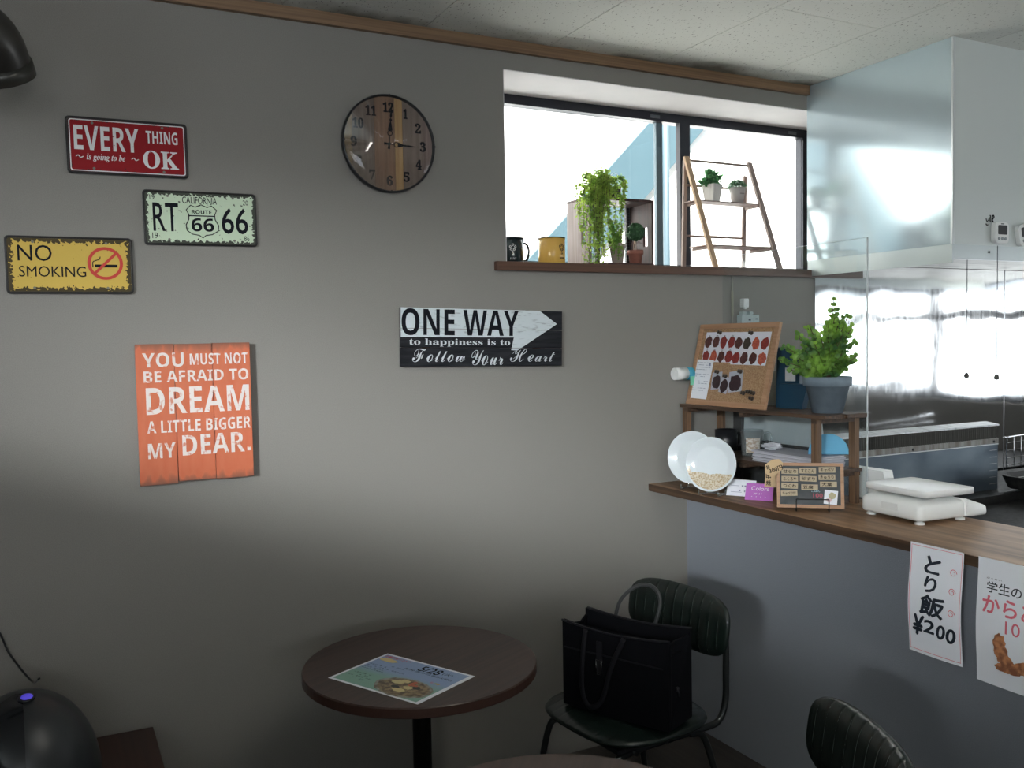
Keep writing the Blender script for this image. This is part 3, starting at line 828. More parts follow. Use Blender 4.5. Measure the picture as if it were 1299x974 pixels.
def mug(label, x, y, r, h, m, hang, rimm, printm):
    t = thing('enamel_mug', label, 'mug', (x, y, ZS), (0, 0, 0), 'enamel mugs on the sill')
    bm = newbm(); lathe(bm, [(0, 0), (r - .003, 0), (r, .003), (r, h), (r - .002, h), (r - .003, .004), (0, .004)], 36); obj('body', bm, m, t)
    bm = newbm(); tube(bm, [(math.cos(q) * r, math.sin(q) * r, h) for q in [2 * PI * k / 36 for k in range(36)]], .0019, 6, closed=True); obj('rim', bm, rimm, t)
    bm = newbm(); tube(bm, [(r - .002, 0, h * .82), (r + .018, 0, h * .80), (r + .027, 0, h * .55), (r + .020, 0, h * .22), (r - .002, 0, h * .14)], .0045, 8, RZ(hang), 6); obj('handle', bm, m, t)
    bm = newbm()
    Mp = RZ(math.radians(-113 if r < .045 else -72))   # printed flower on the side
    def on(u, z): a = u / r; return (math.cos(a) * (r + .0006), math.sin(a) * (r + .0006), z)
    for k in range(5):
        a = 2 * PI * k / 5 + .3; tube(bm, [on(.009 * math.cos(a) + .004 * math.cos(a + 1.2 + q * 2), h * .62 + .009 * math.sin(a) + .004 * math.sin(a + 1.2 + q * 2)) for q in range(4)], .0010, 5, Mp, 3)
    tube(bm, [on(.0, h * .5), on(.001, h * .40), on(.004, h * .36), on(-.003, h * .36)], .0012, 5, Mp, 3)
    for k in range(5): tube(bm, [on(-.009 + .0045 * k, h * .16), on(-.0075 + .0045 * k, h * .24)], .0009, 5, Mp)
    obj('flower_print', bm, printm, t)
    return t


mug('black enamel mug with a white flower print at the left end of the sill', 1.440, 2.80, .040, .090, mat('black_enamel', (.012, .022, .024), .18), 0.05, BLACKP, WHITEP)
mug('yellow enamel mug with a dark rim and black flower print on the sill', 1.564, 2.742, .0465, .088, mat('yellow_enamel', (.66, .40, .09), .22), math.radians(38), IRON, INK)

CRW = wood('crate_wood', (.085, .035, .030), (.045, .020, .018), 'z', .5, 12, 90)
t = thing('wooden_crate', 'reddish brown wooden display crate with wire mesh back and handle hole, standing on the sill', 'crate', (1.700, 2.715, ZS))
CW, CD, CH = .277, .150, .238
# right side with a handle slot (four pieces round the hole)
bm = newbm(); y0, y1, z0, z1 = .028, .052, .075, .145
box(bm, CW - .010, CW, 0, y0, .009, CH - .009); box(bm, CW - .010, CW, y1, CD, .009, CH - .009); box(bm, CW - .010, CW, y0, y1, .009, z0); box(bm, CW - .010, CW, y0, y1, z1, CH - .009)
obj('side_panel', bm, CRW, t)
bm = newbm()
box(bm, 0, .010, 0, y0, .009, CH - .009); box(bm, 0, .010, y1, CD, .009, CH - .009); box(bm, 0, .010, y0, y1, .009, z0); box(bm, 0, .010, y0, y1, z1, CH - .009)
obj('side_panel', bm, wood('crate_pale_side', (.36, .30, .28), (.25, .2, .19), 'z', .6, 12, 90), t)
obj('top_panel', B(0, CW, 0, CD, CH - .009, CH), CRW, t)
obj('bottom_panel', B(0, CW, 0, CD, 0, .009), CRW, t)
for x in (.045, .118, CW - .026): obj('back_post', B(x, x + .016, CD - .012, CD, .009, CH - .009), mat('dark_crate_post', (.02, .013, .013), .5), t)
bm = newbm()
for k in range(27): box(bm, .01 + k * .0098, .0106 + k * .0098, CD - .0135, CD - .0125, .009, CH - .009)
for k in range(23): box(bm, .01, CW - .01, CD - .0145, CD - .0135, .012 + k * .0098, .0128 + k * .0098)
stuff(obj('wire_mesh', bm, mat('mesh_grey', (.25, .30, .31), .4, .6), t))


def leaf(bm, c, d, nrm, L, W, k=4):
    """one leaf: a folded kite (k=4) or a round leaf (k=8)"""
    d = Vector(d).normalized(); nrm = Vector(nrm); s_ = d.cross(nrm)
    if s_.length < 1e-4: s_ = d.cross(Vector((.3, .5, .8)))
    s_.normalize(); n2 = s_.cross(d)
    c = Vector(c)
    if k == 4:
        vs = [c, c + d * L * .45 + s_ * W * .5 + n2 * W * .12, c + d * L, c + d * L * .45 - s_ * W * .5 + n2 * W * .12]
        add_faces(bm, vs, [(0, 1, 2), (0, 2, 3)], None, True)
    else:
        vs = [c + d * L * .5 - n2 * W * .08]
        for q in range(k):
            a = 2 * PI * q / k
            vs.append(c + d * (L * .5 - math.cos(a) * L * .5) + s_ * math.sin(a) * W * .5 + n2 * (W * .06 * math.cos(2 * a)))
        add_faces(bm, vs, [(0, 1 + q, 1 + (q + 1) % k) for q in range(k)], None, True)


def rnd(a=1.0):
    return Vector((random.uniform(-a, a), random.uniform(-a, a), random.uniform(-a, a)))


def leafmat(name, c, c2, sc_=45, trans=.25):
    if name in MATS: return MATS[name]
    s = N(name); tc = s.n('ShaderNodeTexCoord'); nz = s.n('ShaderNodeTexNoise'); nz.inputs['Scale'].default_value = sc_
    s.l(tc.outputs['Object'], nz.inputs['Vector'])
    mr = s.n('ShaderNodeMapRange'); mr.inputs[1].default_value = .38; mr.inputs[2].default_value = .62; s.l(nz.outputs[0], mr.inputs[0])
    mx = s.n('ShaderNodeMix', data_type='RGBA'); mx.inputs[6].default_value = col4(c); mx.inputs[7].default_value = col4(c2)
    s.l(mr.outputs[0], mx.inputs[0]); s.l(mx.outputs[2], s.b.inputs['Base Color']); s.b.inputs['Roughness'].default_value = .45
    tl = s.n('ShaderNodeBsdfTranslucent'); s.l(mx.outputs[2], tl.inputs[0]); ms = s.n('ShaderNodeMixShader'); ms.inputs[0].default_value = trans
    s.l(s.b.outputs[0], ms.inputs[1]); s.l(tl.outputs[0], ms.inputs[2]); s.l(ms.outputs[0], s.o.inputs['Surface'])
    MATS[name] = s.m
    return s.m


YG = leafmat('vine_leaves', (.50, .66, .13), (.26, .42, .08), 30, .55)
STEM = mat('brown_stem', (.10, .07, .035), .7)
# trailing vine: pot at the back left of the crate top, hanging down its left side
t = thing('trailing_vine', 'yellow-green trailing vine in a small pot on the crate, hanging down to the sill', 'plant', (1.785, 2.775, ZS + CH + .0003))
bm = newbm(); lathe(bm, [(0, 0), (.020, 0), (.026, .040), (.028, .040), (.028, .046), (.024, .046), (.022, .036), (0, .036)], 20); obj('pot', bm, BLACKP, t)
sb_, lb = newbm(), newbm()
R = random.Random(3)
org = Vector((1.785, 2.775, ZS + CH))
ends = []
for k in range(46):
    ex = R.choice((R.uniform(1.645, 1.75), R.uniform(1.66, 1.83))); ez = R.choice((1.72, 1.74, 1.78, 1.83, 1.88, 1.93)); ey = R.uniform(2.690, 2.708)
    if ex > 1.76: ez = R.choice((1.80, 1.86, 1.9))
    top = Vector((ex + (1.785 - ex) * .5, R.uniform(2.70, 2.75), ZS + CH + R.uniform(.02, .075)))
    ends.append([Vector((1.785, 2.775, ZS + CH + .04)), top, Vector((ex + R.uniform(-.01, .02), ey, (top.z + ez) / 2 + .05)), Vector((ex, ey, max(ez, 1.722)))])
for k in range(9):
    a = R.uniform(0, 2 * PI); ends.append([Vector((1.785, 2.775, ZS + CH + .04)), Vector((1.772 + .02 * math.cos(a), 2.775 + .015 * math.sin(a), 2.0 + R.uniform(0, .03))), Vector((1.782 + R.uniform(-.05, .04), 2.77 + R.uniform(-.02, .02), 2.03 + R.uniform(-.02, .045)))])
for P in ends:
    Q = smooth_path([p - org for p in P], 10)
    tube(sb_, Q[::2], .0009, 4)
    for q in Q:
        for _ in range(4):
            d = Vector((R.uniform(-1, 1), R.uniform(-.7, .4), R.uniform(-1, .5)))
            leaf(lb, q + Vector((R.uniform(-.004, .004), R.uniform(-.003, .003), R.uniform(-.004, .004))), d, (R.uniform(-1, 1), -1, R.uniform(-.4, 1)), R.uniform(.010, .017), R.uniform(.005, .008))
stuff(obj('stems', sb_, STEM, t, False)); stuff(obj('foliage', lb, YG, t, False))
# potted fern in the crate front
t = thing('potted_fern', 'bright green bushy plant in a small beige pot in front of the crate', 'plant', (1.835, 2.742, ZS + .0093))
bm = newbm(); lathe(bm, [(0, 0), (.020, 0), (.028, .058), (.030, .058), (.030, .070), (.027, .070), (.025, .058), (0, .058)], 24); obj('pot', bm, mat('beige_pot', (.46, .38, .33), .7), t)
bm = newbm(); sb_ = newbm()
for k in range(42):
    a = R.uniform(0, 2 * PI); rr_ = R.uniform(.01, .042); hh = R.uniform(.075, .150)
    tip = Vector((rr_ * math.cos(a) - .012, rr_ * math.sin(a) * .55 - .004, hh))
    if k < 14: tip = Vector((R.uniform(-.045, -.0), R.uniform(-.030, -.026), R.uniform(.005, .08)))
    P = smooth_path([(0, 0, .055), (tip.x * .5, min(tip.y * .6, 0) if k < 14 else tip.y * .5, hh * .75 if k > 13 else .085), tip], 6)
    tube(sb_, P, .0007, 4)
    for q in P[2:]:
        for _ in range(4): leaf(bm, q, (R.uniform(-1, 1), R.uniform(-1, 1), R.uniform(-.4, 1)), (R.uniform(-1, 1), -1, .6), R.uniform(.008, .014), .0055)
stuff(obj('foliage', bm, leafmat('fern_leaves', (.22, .44, .09), (.36, .55, .12), 40, .5), t, False)); stuff(obj('stems', sb_, STEM, t, False))
# topiary ball
t = thing('topiary_ball', 'small round dark green topiary ball on a stem in a terracotta pot', 'plant', (1.915, 2.744, ZS + .0093))
bm = newbm(); lathe(bm, [(0, 0), (.021, 0), (.025, .034), (.029, .034), (.029, .049), (.026, .049), (.024, .040), (0, .040)], 24); obj('pot', bm, mat('terracotta', (.36, .14, .10), .75, 0, (.28, .11, .08), (30, 30, 30)), t)
bm = newbm()
for dx in (-.004, .003): tube(bm, [(dx, 0, .038), (dx * 1.6, .002, .06), (dx * .3, 0, .095)], .0016, 6, sm=4)
obj('stem', bm, mat('pale_stem', (.45, .33, .24), .7), t)
bm = newbm(); bmesh.ops.create_icosphere(bm, subdivisions=4, radius=.032, matrix=T(0, 0, .115))
for v in bm.verts:
    d = (v.co - Vector((0, 0, .115))).normalized(); v.co += d * R.uniform(-.0015, .002)
for k in range(500):
    d = rnd().normalized(); leaf(bm, Vector((0, 0, .115)) + d * .031, d + rnd(.7), rnd(), .005, .003)
stuff(obj('ball', bm, leafmat('topiary_green', (.018, .075, .028), (.045, .13, .045), 150, .05), t, False))
# black bucket on the crate
t = thing('small_bucket', 'tiny black bucket with a wire bail handle standing on the crate', 'bucket', (1.858, 2.790, ZS + CH + .0004))
bm = newbm(); lathe(bm, [(0, 0), (.021, 0), (.026, .050), (.0245, .050), (.020, .003), (0, .003)], 28); obj('body', bm, BLACKP, t)
bm = newbm(); tube(bm, [(math.cos(q) * .0255, math.sin(q) * .0255, .050) for q in [2 * PI * k / 28 for k in range(28)]], .0016, 6, closed=True); obj('rim', bm, CHROME, t)
bm = newbm(); tube(bm, [(-.026, 0, .048), (-.022, 0, .082), (0, -.004, .102), (.022, 0, .082), (.026, 0, .048)], .0011, 6, sm=6); obj('bail_handle', bm, CHROME, t)
for x in (-.026, .026):
    bm = newbm(); cyl(bm, (x, -.003, .047), (x, .003, .047), .003, 8); obj('ear', bm, CHROME, t)
for a in (-.5, .45):
    bm = newbm(); tube(bm, [(math.cos(-PI / 2 + a) * .0218, math.sin(-PI / 2 + a) * .0218, .001), (math.cos(-PI / 2 + a) * .0268, math.sin(-PI / 2 + a) * .0268, .050)], .0006, 5); obj('white_stripe', bm, WHITEP, t)

# ladder shelf
LW1 = wood('ladder_wood', (.33, .25, .22), (.24, .18, .155), 'z', .6, 10, 90)
LW2 = wood('ladder_wood_light', (.52, .36, .22), (.42, .28, .17), 'z', .6, 10, 90)
t = thing('ladder_shelf', 'small folding wooden ladder shelf standing open on the sill in front of the right pane', 'shelf', (2.262, 2.715, ZS))
LWd, LH = .342, .452


def leg(x, ya, za, yb, zb_, m, w=.023, d=.012):
    bm = newbm(); v = Vector((0, yb - ya, zb_ - za)); L = v.length; a = -math.atan2(yb - ya, zb_ - za)
    box(bm, -w / 2, w / 2, -d / 2, d / 2, 0, L, M=T(x, ya, za) @ RX(a), bev=.002); obj('leg', bm, m, t)


leg(.0095, .012, .001, .188, LH, LW2); leg(LWd - .0095, .012, .001, .188, LH, LW1)
leg(.012, .213, .001, .196, LH - .01, LW1, .017); leg(LWd - .022, .213, .001, .200, .40, LW1, .017)


def yfront(z): return .012 + .176 * z / LH


bm = newbm(); cyl(bm, (.004, .190, LH - .012), (LWd, .190, LH - .012), .0048, 10); obj('top_rod', bm, LW1, t)
for z, x0, x1 in ((.345, .02, .325), (.145, .02, .325)):
    bm = newbm(); cyl(bm, (x0, .207, z), (x1, .207, z), .0046, 10); cyl(bm, (.12, .2072, z), (.21, .2072, z), .0062, 10); obj('rung', bm, LW1, t)
for z, d in ((.268, .075), (.088, .118)):
    yf = yfront(z) + .004
    for x in (.020, LWd - .026): obj('shelf_rail', B(x, x + .010, yf, yf + d, z - .008, z + .002), LW1, t)
    nsl = 4
    for k in range(nsl):
        yy = yf + d * k / nsl
        obj('shelf_slat', B(.004, LWd + .004, yy + .001, yy + d / nsl - .004, z + .0022, z + .0075, bev=.001), LW1, t)
zsh = ZS + .268 + .0078
tp = thing('ribbed_pot_plant', 'green leafy plant in a white ribbed square pot, left one on the ladder shelf', 'plant', (2.262 + .108, 2.715 + .150, zsh), (0, 0, .25), 'potted plants on the ladder shelf')
bm = newbm()
prof = []
n = 48; vs = []; zz = (0, .066, .070)
for z, sc_ in ((0, .023), (.030, .027), (.066, .032)):
    for k in range(n):
        a = 2 * PI * k / n; c, s2 = math.cos(a), math.sin(a); q = 1 / max(abs(c), abs(s2)); q = 1 + (q - 1) * .75
        rr_ = sc_ * q * (1 + (.030 if k % 2 else -.01)); vs.append((rr_ * c, rr_ * s2, z))
fs = [(i * n + k, i * n + (k + 1) % n, (i + 1) * n + (k + 1) % n, (i + 1) * n + k) for i in range(2) for k in range(n)] + [tuple(range(n))]
add_faces(bm, vs, fs); lathe(bm, [(0, .058), (.03, .058)], 20)
obj('pot', bm, mat('ribbed_white_pot', (.66, .64, .60), .6), tp)
bm = newbm(); sb_ = newbm()
for k in range(46):
    a = R.uniform(0, 2 * PI); rr_ = R.uniform(.01, .068); tip = Vector((rr_ * math.cos(a) * 1.05 - .002, rr_ * math.sin(a) * .5, .062 + R.uniform(.010, .066) * (1.25 - rr_ / .08)))
    P = smooth_path([(0, 0, .056), (tip.x * .4, tip.y * .4, tip.z * .9), tip], 5); tube(sb_, P, .0008, 4)
    for q in P[1:]:
        for _ in range(4): leaf(bm, q, rnd() + Vector((0, 0, .3)), (R.uniform(-1, 1), -1, .7), R.uniform(.010, .015), .010, 6)
stuff(obj('foliage', bm, leafmat('dark_green_leaves', (.10, .32, .13), (.22, .48, .22), 60, .5), tp, False)); stuff(obj('stems', sb_, STEM, tp, False))
tp = thing('grey_pot_plant', 'low bushy green plant in a plain pale grey pot, right one on the ladder shelf', 'plant', (2.262 + .236, 2.715 + .150, zsh), (0, 0, 0), 'potted plants on the ladder shelf')
bm = newbm(); lathe(bm, [(0, 0), (.024, 0), (.033, .062), (.030, .062), (.028, .052), (0, .052)], 32); obj('pot', bm, mat('pale_grey_pot', (.47, .44, .42), .7), tp)
bm = newbm(); box(bm, -.010, .010, -.0305, -.0290, .034, .038); obj('pot_mark', bm, mat('pot_mark_grey', (.25, .23, .22), .7), tp)
bm = newbm()
for k in range(900):
    d = Vector((R.uniform(-1, 1), R.uniform(-1, 1), R.uniform(0, 1))).normalized(); q = R.uniform(.55, 1)
    leaf(bm, (d.x * .037 * q, d.y * .032 * q, .060 + d.z * .034 * q), d + rnd(.7), rnd(), .009, .0035)
stuff(obj('foliage', bm, leafmat('grey_green_leaves', (.09, .20, .12), (.20, .33, .20), 80, .3), tp, False))

# ================================================================== RACK ON THE COUNTER
RX0, RX1, RY0, RY1, RZT = 2.068, 2.252, 1.995, 2.690, 1.208
t = thing('counter_rack', 'two-tier rough brown wooden rack standing on the counter against the wall', 'rack', (0, 0, 0))
nsl = 4
for k in range(nsl):
    w = (RX1 - RX0) / nsl; e = (.004, .0, .007, .002)[k]
    obj('top_slat', B(RX0 + w * k + .0008, RX0 + w * (k + 1) - .0008, RY0 - e, RY1, RZT - .012 - (.002 if k % 2 else 0), RZT, bev=.001), RACKW, t)
ZL = 1.035
for k in range(nsl):
    w = (RX1 - .004 - RX0 - .004) / nsl
    obj('lower_slat', B(RX0 + .004 + w * k + .0008, RX0 + .004 + w * (k + 1) - .0008, RY0 + .015, RY1 - .005, ZL - .010, ZL, bev=.001), RACKW, t)
for y in (2.035, 2.36, 2.655):
    for z in (RZT - .0135, ZL - .0105): obj('cross_bar', B(RX0 + .001, RX1 + .004 if z < 1.1 else RX1, y - .010, y + .010, z - .014, z), RACKW, t)
for x in (RX0 + .012, RX1 - .012):
    for y in (2.035, 2.665):
        yy = y
        dx = .0095 if x < 2.2 else .010
        obj('post', B(x - dx, x + dx, yy + .0105 if False else yy - .012, yy + .012, ZT + .0003, RZT - .0125), RACKP, t)

# cork board leaning on the rack
MC = T(2.083, 2.676, RZT + .001) @ RZ(-PI / 2) @ RX(math.radians(-14))
t = thing('cork_board', 'cork notice board in a pine frame with meat photos pinned on, leaning on the rack', 'board', (0, 0, 0)); t.matrix_world = MC
CBW, CBH, fw_ = .408, .298, .018
for nm, a in (('frame_rail', (0, CBW, 0, .014, 0, fw_)), ('frame_rail', (0, CBW, 0, .014, CBH - fw_, CBH)), ('frame_stile', (0, fw_, 0, .014, fw_, CBH - fw_)), ('frame_stile', (CBW - fw_, CBW, 0, .014, fw_, CBH - fw_))):
    obj(nm, B(*a, bev=.0015), PINE, t)
obj('cork_sheet', B(fw_, CBW - fw_, .005, .010, fw_, CBH - fw_), CORK, t)
REDS = [mat('meat_dark', (.045, .014, .014), .4, 0, (.12, .03, .025), (160, 160, 160)), mat('meat_red', (.30, .030, .025), .4, 0, (.16, .02, .02), (160, 160, 160)), mat('meat_orange', (.55, .12, .06), .4, 0, (.32, .05, .03), (160, 160, 160)), mat('meat_green', (.06, .05, .035), .5, 0, (.03, .02, .015), (160, 160, 160))]
LITE = mat('photo_sheet', (.70, .74, .82), .45)


def blob(cx, cz, rx_, rz_, y, m, parent, name='meat_picture', sq=0.10):
    bm = newbm(); nn = 16; P = []
    for k in range(nn):
        a = 2 * PI * k / nn; q = 1 + R.uniform(-sq, sq) * 1.5
        P.append((cx + rx_ * q * math.cos(a), cz + rz_ * q * math.sin(a)))
    slab(bm, P, y - .0002, y + .0001); return obj(name, bm, m, parent)


def sheet(parent, x0, x1, z0, z1, y, rot=0, name='photo_sheet', m=None):
    bm = newbm(); box(bm, -(x1 - x0) / 2, (x1 - x0) / 2, -.0003, .0002, -(z1 - z0) / 2, (z1 - z0) / 2)
    o = obj(name, bm, m or LITE, parent); o.location = ((x0 + x1) / 2, y, (z0 + z1) / 2); o.rotation_euler = (0, rot, 0); return o


for x0, x1, z0, z1, idx in ((.040, .205, .158, .268, (0, 0, 1, 1, 1, 2, 0, 1)), (.200, .375, .150, .266, (0, 3, 2, 1, 1, 0, 0, 2))):
    sh_ = sheet(t, x0, x1, z0, z1, .0042, .01)
    w = (x1 - x0) / 4
    for k in range(8):
        cx = -(x1 - x0) / 2 + w * (k % 4 + .5); cz = (.018 if k < 4 else -.034)
        blob(cx, cz, w * .44, .021, -.0006, REDS[idx[k]], sh_)
        if x0 < .1: bm = newbm(); text(bm, '肉' if k % 2 else '牛', cx - .004, cx + .006, cz + .019, cz + .026, -.0008); obj('caption', bm, INKB, sh_)
sh_ = sheet(t, .010, .108, .022, .166, .0036, .02, 'invoice_sheet', PAPER)
bm = newbm()
for k in range(13):
    z = .060 - .0085 * k
    if k in (4, 7): continue
    x = -.040
    while x < .035:
        w = R.uniform(.004, .018)
        if R.random() < .62: box(bm, x, min(x + w, .04), -.0006, -.0003, z, z + .0016)
        x += w + .004
box(bm, .026, .037, -.0006, -.0003, .050, .062)
obj('printed_lines', bm, mat('grey_print', (.28, .31, .42), .6), sh_)
for x0, x1, z0, z1, rot, mi_ in ((.118, .170, .060, .122, -.1, 0), (.168, .212, .048, .106, .15, 0), (.208, .278, .054, .128, -.12, 0)):
    sh_ = sheet(t, x0, x1, z0, z1, .0038 - (.0008 if x0 > .15 and x0 < .2 else 0), rot, 'photo_sheet', mat('photo_grey', (.42, .45, .52), .5)); blob(0, -.004, (x1 - x0) * .42, (z1 - z0) * .40, -.0006, mat('dark_meat', (.018, .012, .016), .4, 0, (.05, .02, .025), (200, 200, 200)), sh_)
for px, pz in ((.118, .266), (.281, .262), (.143, .122), (.190, .108), (.262, .126), (.296, .052), (.320, .058), (.332, .056), (.345, .054), (.342, .036)):
    bm = newbm(); lathe(bm, [(0, .0), (.0075, .0), (.0075, .003), (.005, .005), (.005, .010), (.0065, .012), (0, .0125)], 14, T(px, .0034, pz) @ RX(PI / 2)); obj('push_pin', bm, mat('brass_pin', (.07, .055, .045), .4, .4), t)

# navy leaflet stand
t = thing('leaflet_stand', 'navy blue cardboard leaflet stand with a grey label, between cork board and potted plant', 'stand', (2.205, 2.322, RZT + .0006), (0, 0, -PI / 2 + .25))
NAVY = mat('navy_card', (.010, .045, .085), .5)
bm = newbm(); slab(bm, [(-.015, 0), (.072, 0), (.078, .185), (-.010, .205)], 0, .028); obj('back_box', bm, NAVY, t)
bm = newbm(); slab(bm, [(.018, 0), (.100, 0), (.122, .082), (.018, .082)], -.030, -.0005); obj('front_pocket', bm, mat('navy_card_front', (.014, .055, .10), .5), t)
obj('label', B(.026, .062, -.0312, -.0302, .090, .135) if False else B(.022, .060, -.0012, -.0003, .090, .135), mat('grey_label', (.55, .56, .56), .6), t)
bm = newbm(); text(bm, '紅 白', .028, .052, .140, .150, -.0008, .01); obj('lettering', bm, WHITEP, t)

# potted eucalyptus-like plant
PX, PY = 2.168, 2.075
t = thing('potted_greenery', 'leafy artificial plant with round leaves in a blue-grey pot on top of the rack', 'plant', (PX, PY, RZT + .0004))
PotM = mat('blue_grey_pot', (.20, .26, .31), .75, 0, (.155, .205, .25), (28, 28, 28), 5, .35, .65)
bm = newbm(); lathe(bm, [(0, 0), (.046, 0), (.065, .082), (.066, .082), (.072, .084), (.074, .112), (.069, .113), (.066, .100), (0, .098)], 40); obj('pot', bm, PotM, t)
bm = newbm(); lathe(bm, [(0, .0985), (.066, .0985), (.064, .104), (0, .106)], 24); obj('soil', bm, mat('dark_moss', (.02, .018, .014), .95), t)
bm = newbm(); sb_ = newbm(); Rl = random.Random(11)
right = Vector((.86, -.51, 0)); tow = Vector((-.62, -.78, 0)).normalized()
tips = []
for u, h in ((-.155, .16), (-.14, .20), (-.125, .13), (-.10, .24), (-.105, .17), (-.075, .19), (-.06, .26), (-.045, .14), (-.03, .24), (-.015, .18), (0, .27), (.012, .22), (.02, .345), (.025, .31), (.035, .28), (.045, .24), (.055, .20), (.06, .29), (.075, .26), (.08, .21), (.09, .17), (.075, .15), (.05, .16), (-.02, .15), (.0, .20), (.04, .18), (.065, .24), (-.085, .14), (-.05, .21), (.03, .22)):
    for dep in ((0.02,) if h > .3 else (.045, -.035)):
        tips.append(right * u * .92 + tow * (dep * Rl.uniform(.5, 1.2)) + Vector((0, 0, .105 + (h - .10) * 1.0)))
for tip in tips:
    tip.x = min(tip.x, .066)
    P = smooth_path([Vector((tip.x * .1, tip.y * .1, .10)), Vector((tip.x * .45, tip.y * .45, .10 + (tip.z - .10) * .55)), tip], 6)
    tube(sb_, P, .0012, 5)
    for i, q in enumerate(P[4:]):
        big = .026 - .012 * i / 9
        for _ in range(3):
            d = Vector((Rl.uniform(-1, 1), Rl.uniform(-1, 1), Rl.uniform(-.3, 1)))
            if q.x > .062: d.x = -abs(d.x)
            leaf(bm, q, d, tow + Vector((Rl.uniform(-.6, .6), Rl.uniform(-.6, .6), Rl.uniform(-.2, .9))), big * Rl.uniform(.75, 1.1), big * Rl.uniform(.75, 1.0), 8)
stuff(obj('foliage', bm, leafmat('round_green_leaves', (.055, .16, .045), (.30, .54, .08), 13, .35), t, False)); stuff(obj('stems', sb_, STEM, t, False))

# glass mug, dark mug, papers, blue lid, wire holder on the lower shelf
ZLs = ZL + .0006
t = thing('glass_mug', 'clear glass mug with a beige print on the lower rack shelf', 'mug', (2.185, 2.435, ZLs))
bm = newbm(); lathe(bm, [(0, 0), (.036, 0), (.038, .004), (.038, .090), (.0355, .090), (.0345, .008), (0, .007)], 36); obj('body', bm, clear_mat('glassware', (.90, .94, .95), .03, .10, 1.5, 1.6), t)
bm = newbm(); tube(bm, [(.036, -.0, .078), (.058, 0, .080), (.066, 0, .055), (.056, 0, .028), (.036, 0, .020)], .0045, 8, RZ(-.9), 6); obj('handle', bm, clear_mat('glassware', (.90, .94, .95), .03, .10), t)
bm = newbm(); lathe(bm, [(.0385, .012), (.0387, .013), (.0387, .062), (.0385, .063)], 14, None, True, 0, math.radians(-165), math.radians(-90)); obj('beige_print', bm, mat('beige_print', (.42, .35, .27), .7, 0, (.62, .60, .55), (90, 90, 140), 4, .45, .55), t)
t = thing('dark_cup', 'glossy black cup behind the plates on the lower rack shelf', 'mug', (2.200, 2.590, ZLs))
bm = newbm(); lathe(bm, [(0, 0), (.036, 0), (.041, .004), (.041, .078), (.038, .078), (.037, .006), (0, .006)], 32); obj('body', bm, BLACKP, t)
bm = newbm(); tube(bm, [(.039, 0, .066), (.058, 0, .064), (.060, 0, .030), (.039, 0, .018)], .0045, 8, RZ(-.9), 6); obj('handle', bm, BLACKP, t)
GREYP = mat('grey_paper', (.47, .48, .53), .8)
Rp = random.Random(5)
for k in range(7):
    o = obj('loose_leaflet', B(-.070 + Rp.uniform(-.004, .004), .066, -.13, .14, 0, .0042 + .0004 * (k % 2)), mat('grey_paper_b', (.56, .57, .62), .8) if k % 2 else GREYP)
    o.location = (2.160, 2.188 + Rp.uniform(-.004, .004), ZLs + .0052 * k); o.rotation_euler = (0, 0, Rp.uniform(-.012, .012))
    tag(o, ('lowest', 'second lowest', 'third lowest', 'middle', 'third highest', 'second highest', 'topmost')[k] + ' grey folded leaflet in the stack on the lower rack shelf', 'leaflet', 'stacked leaflets on the rack')
zst = ZLs + .0052 * 7 + .0006
t = thing('blue_lid', 'light blue round plastic lid leaning on the leaflet stack at the rack\'s right end', 'lid', (2.188, 2.088, zst + .0008), (math.radians(-12), 0, -.66))
bm = newbm(); P = [(.062 * math.cos(PI * k / 24), .062 * math.sin(PI * k / 24) * 1.05 + .001) for k in range(25)]; slab(bm, P, 0, .014); obj('shell', bm, mat('sky_blue_plastic', (.10, .42, .66), .45), t)
bm = newbm(); slab(bm, [(p[0] * .85, p[1] * .85 + .002) for p in P], -.002, -.0002); obj('raised_face', bm, mat('sky_blue_plastic', (.10, .42, .66), .45), t)
t = thing('wire_holder', 'thin black bent wire holder beside the glass mug', 'holder', (2.180, 2.366, ZLs))
bm = newbm(); tube(bm, [(0, -.03, .001), (0, -.026, .05), (0, .018, .054), (0, .030, .001)], .0013, 6); tube(bm, [(.03, -.03, .001), (.03, -.026, .05), (.03, .018, .054), (.03, .030, .001)], .0013, 6)
tube(bm, [(0, .018, .054), (.03, .018, .054)], .0013, 6); tube(bm, [(0, -.03, .0013), (.03, -.03, .0013)], .0013, 6); obj('wire', bm, IRON, t)
t = thing('crumpled_bag', 'crumpled white plastic bag on the left end of the leaflet stack', 'bag', (2.135, 2.285, zst))
bm = newbm(); bmesh.ops.create_icosphere(bm, subdivisions=4, radius=1, matrix=Matrix.Identity(4))
for v in bm.verts:
    q = .75 + .25 * math.sin(v.co.x * 7 + v.co.y * 5) * math.cos(v.co.z * 6 + v.co.x * 3) + Rp.uniform(-.05, .05)
    v.co = Vector((v.co.x * .030 * q, v.co.y * .045 * q, max(0, .012 + v.co.z * .013 * q)))
obj('film', bm, mat('white_film', (.62, .64, .68), .4), t)

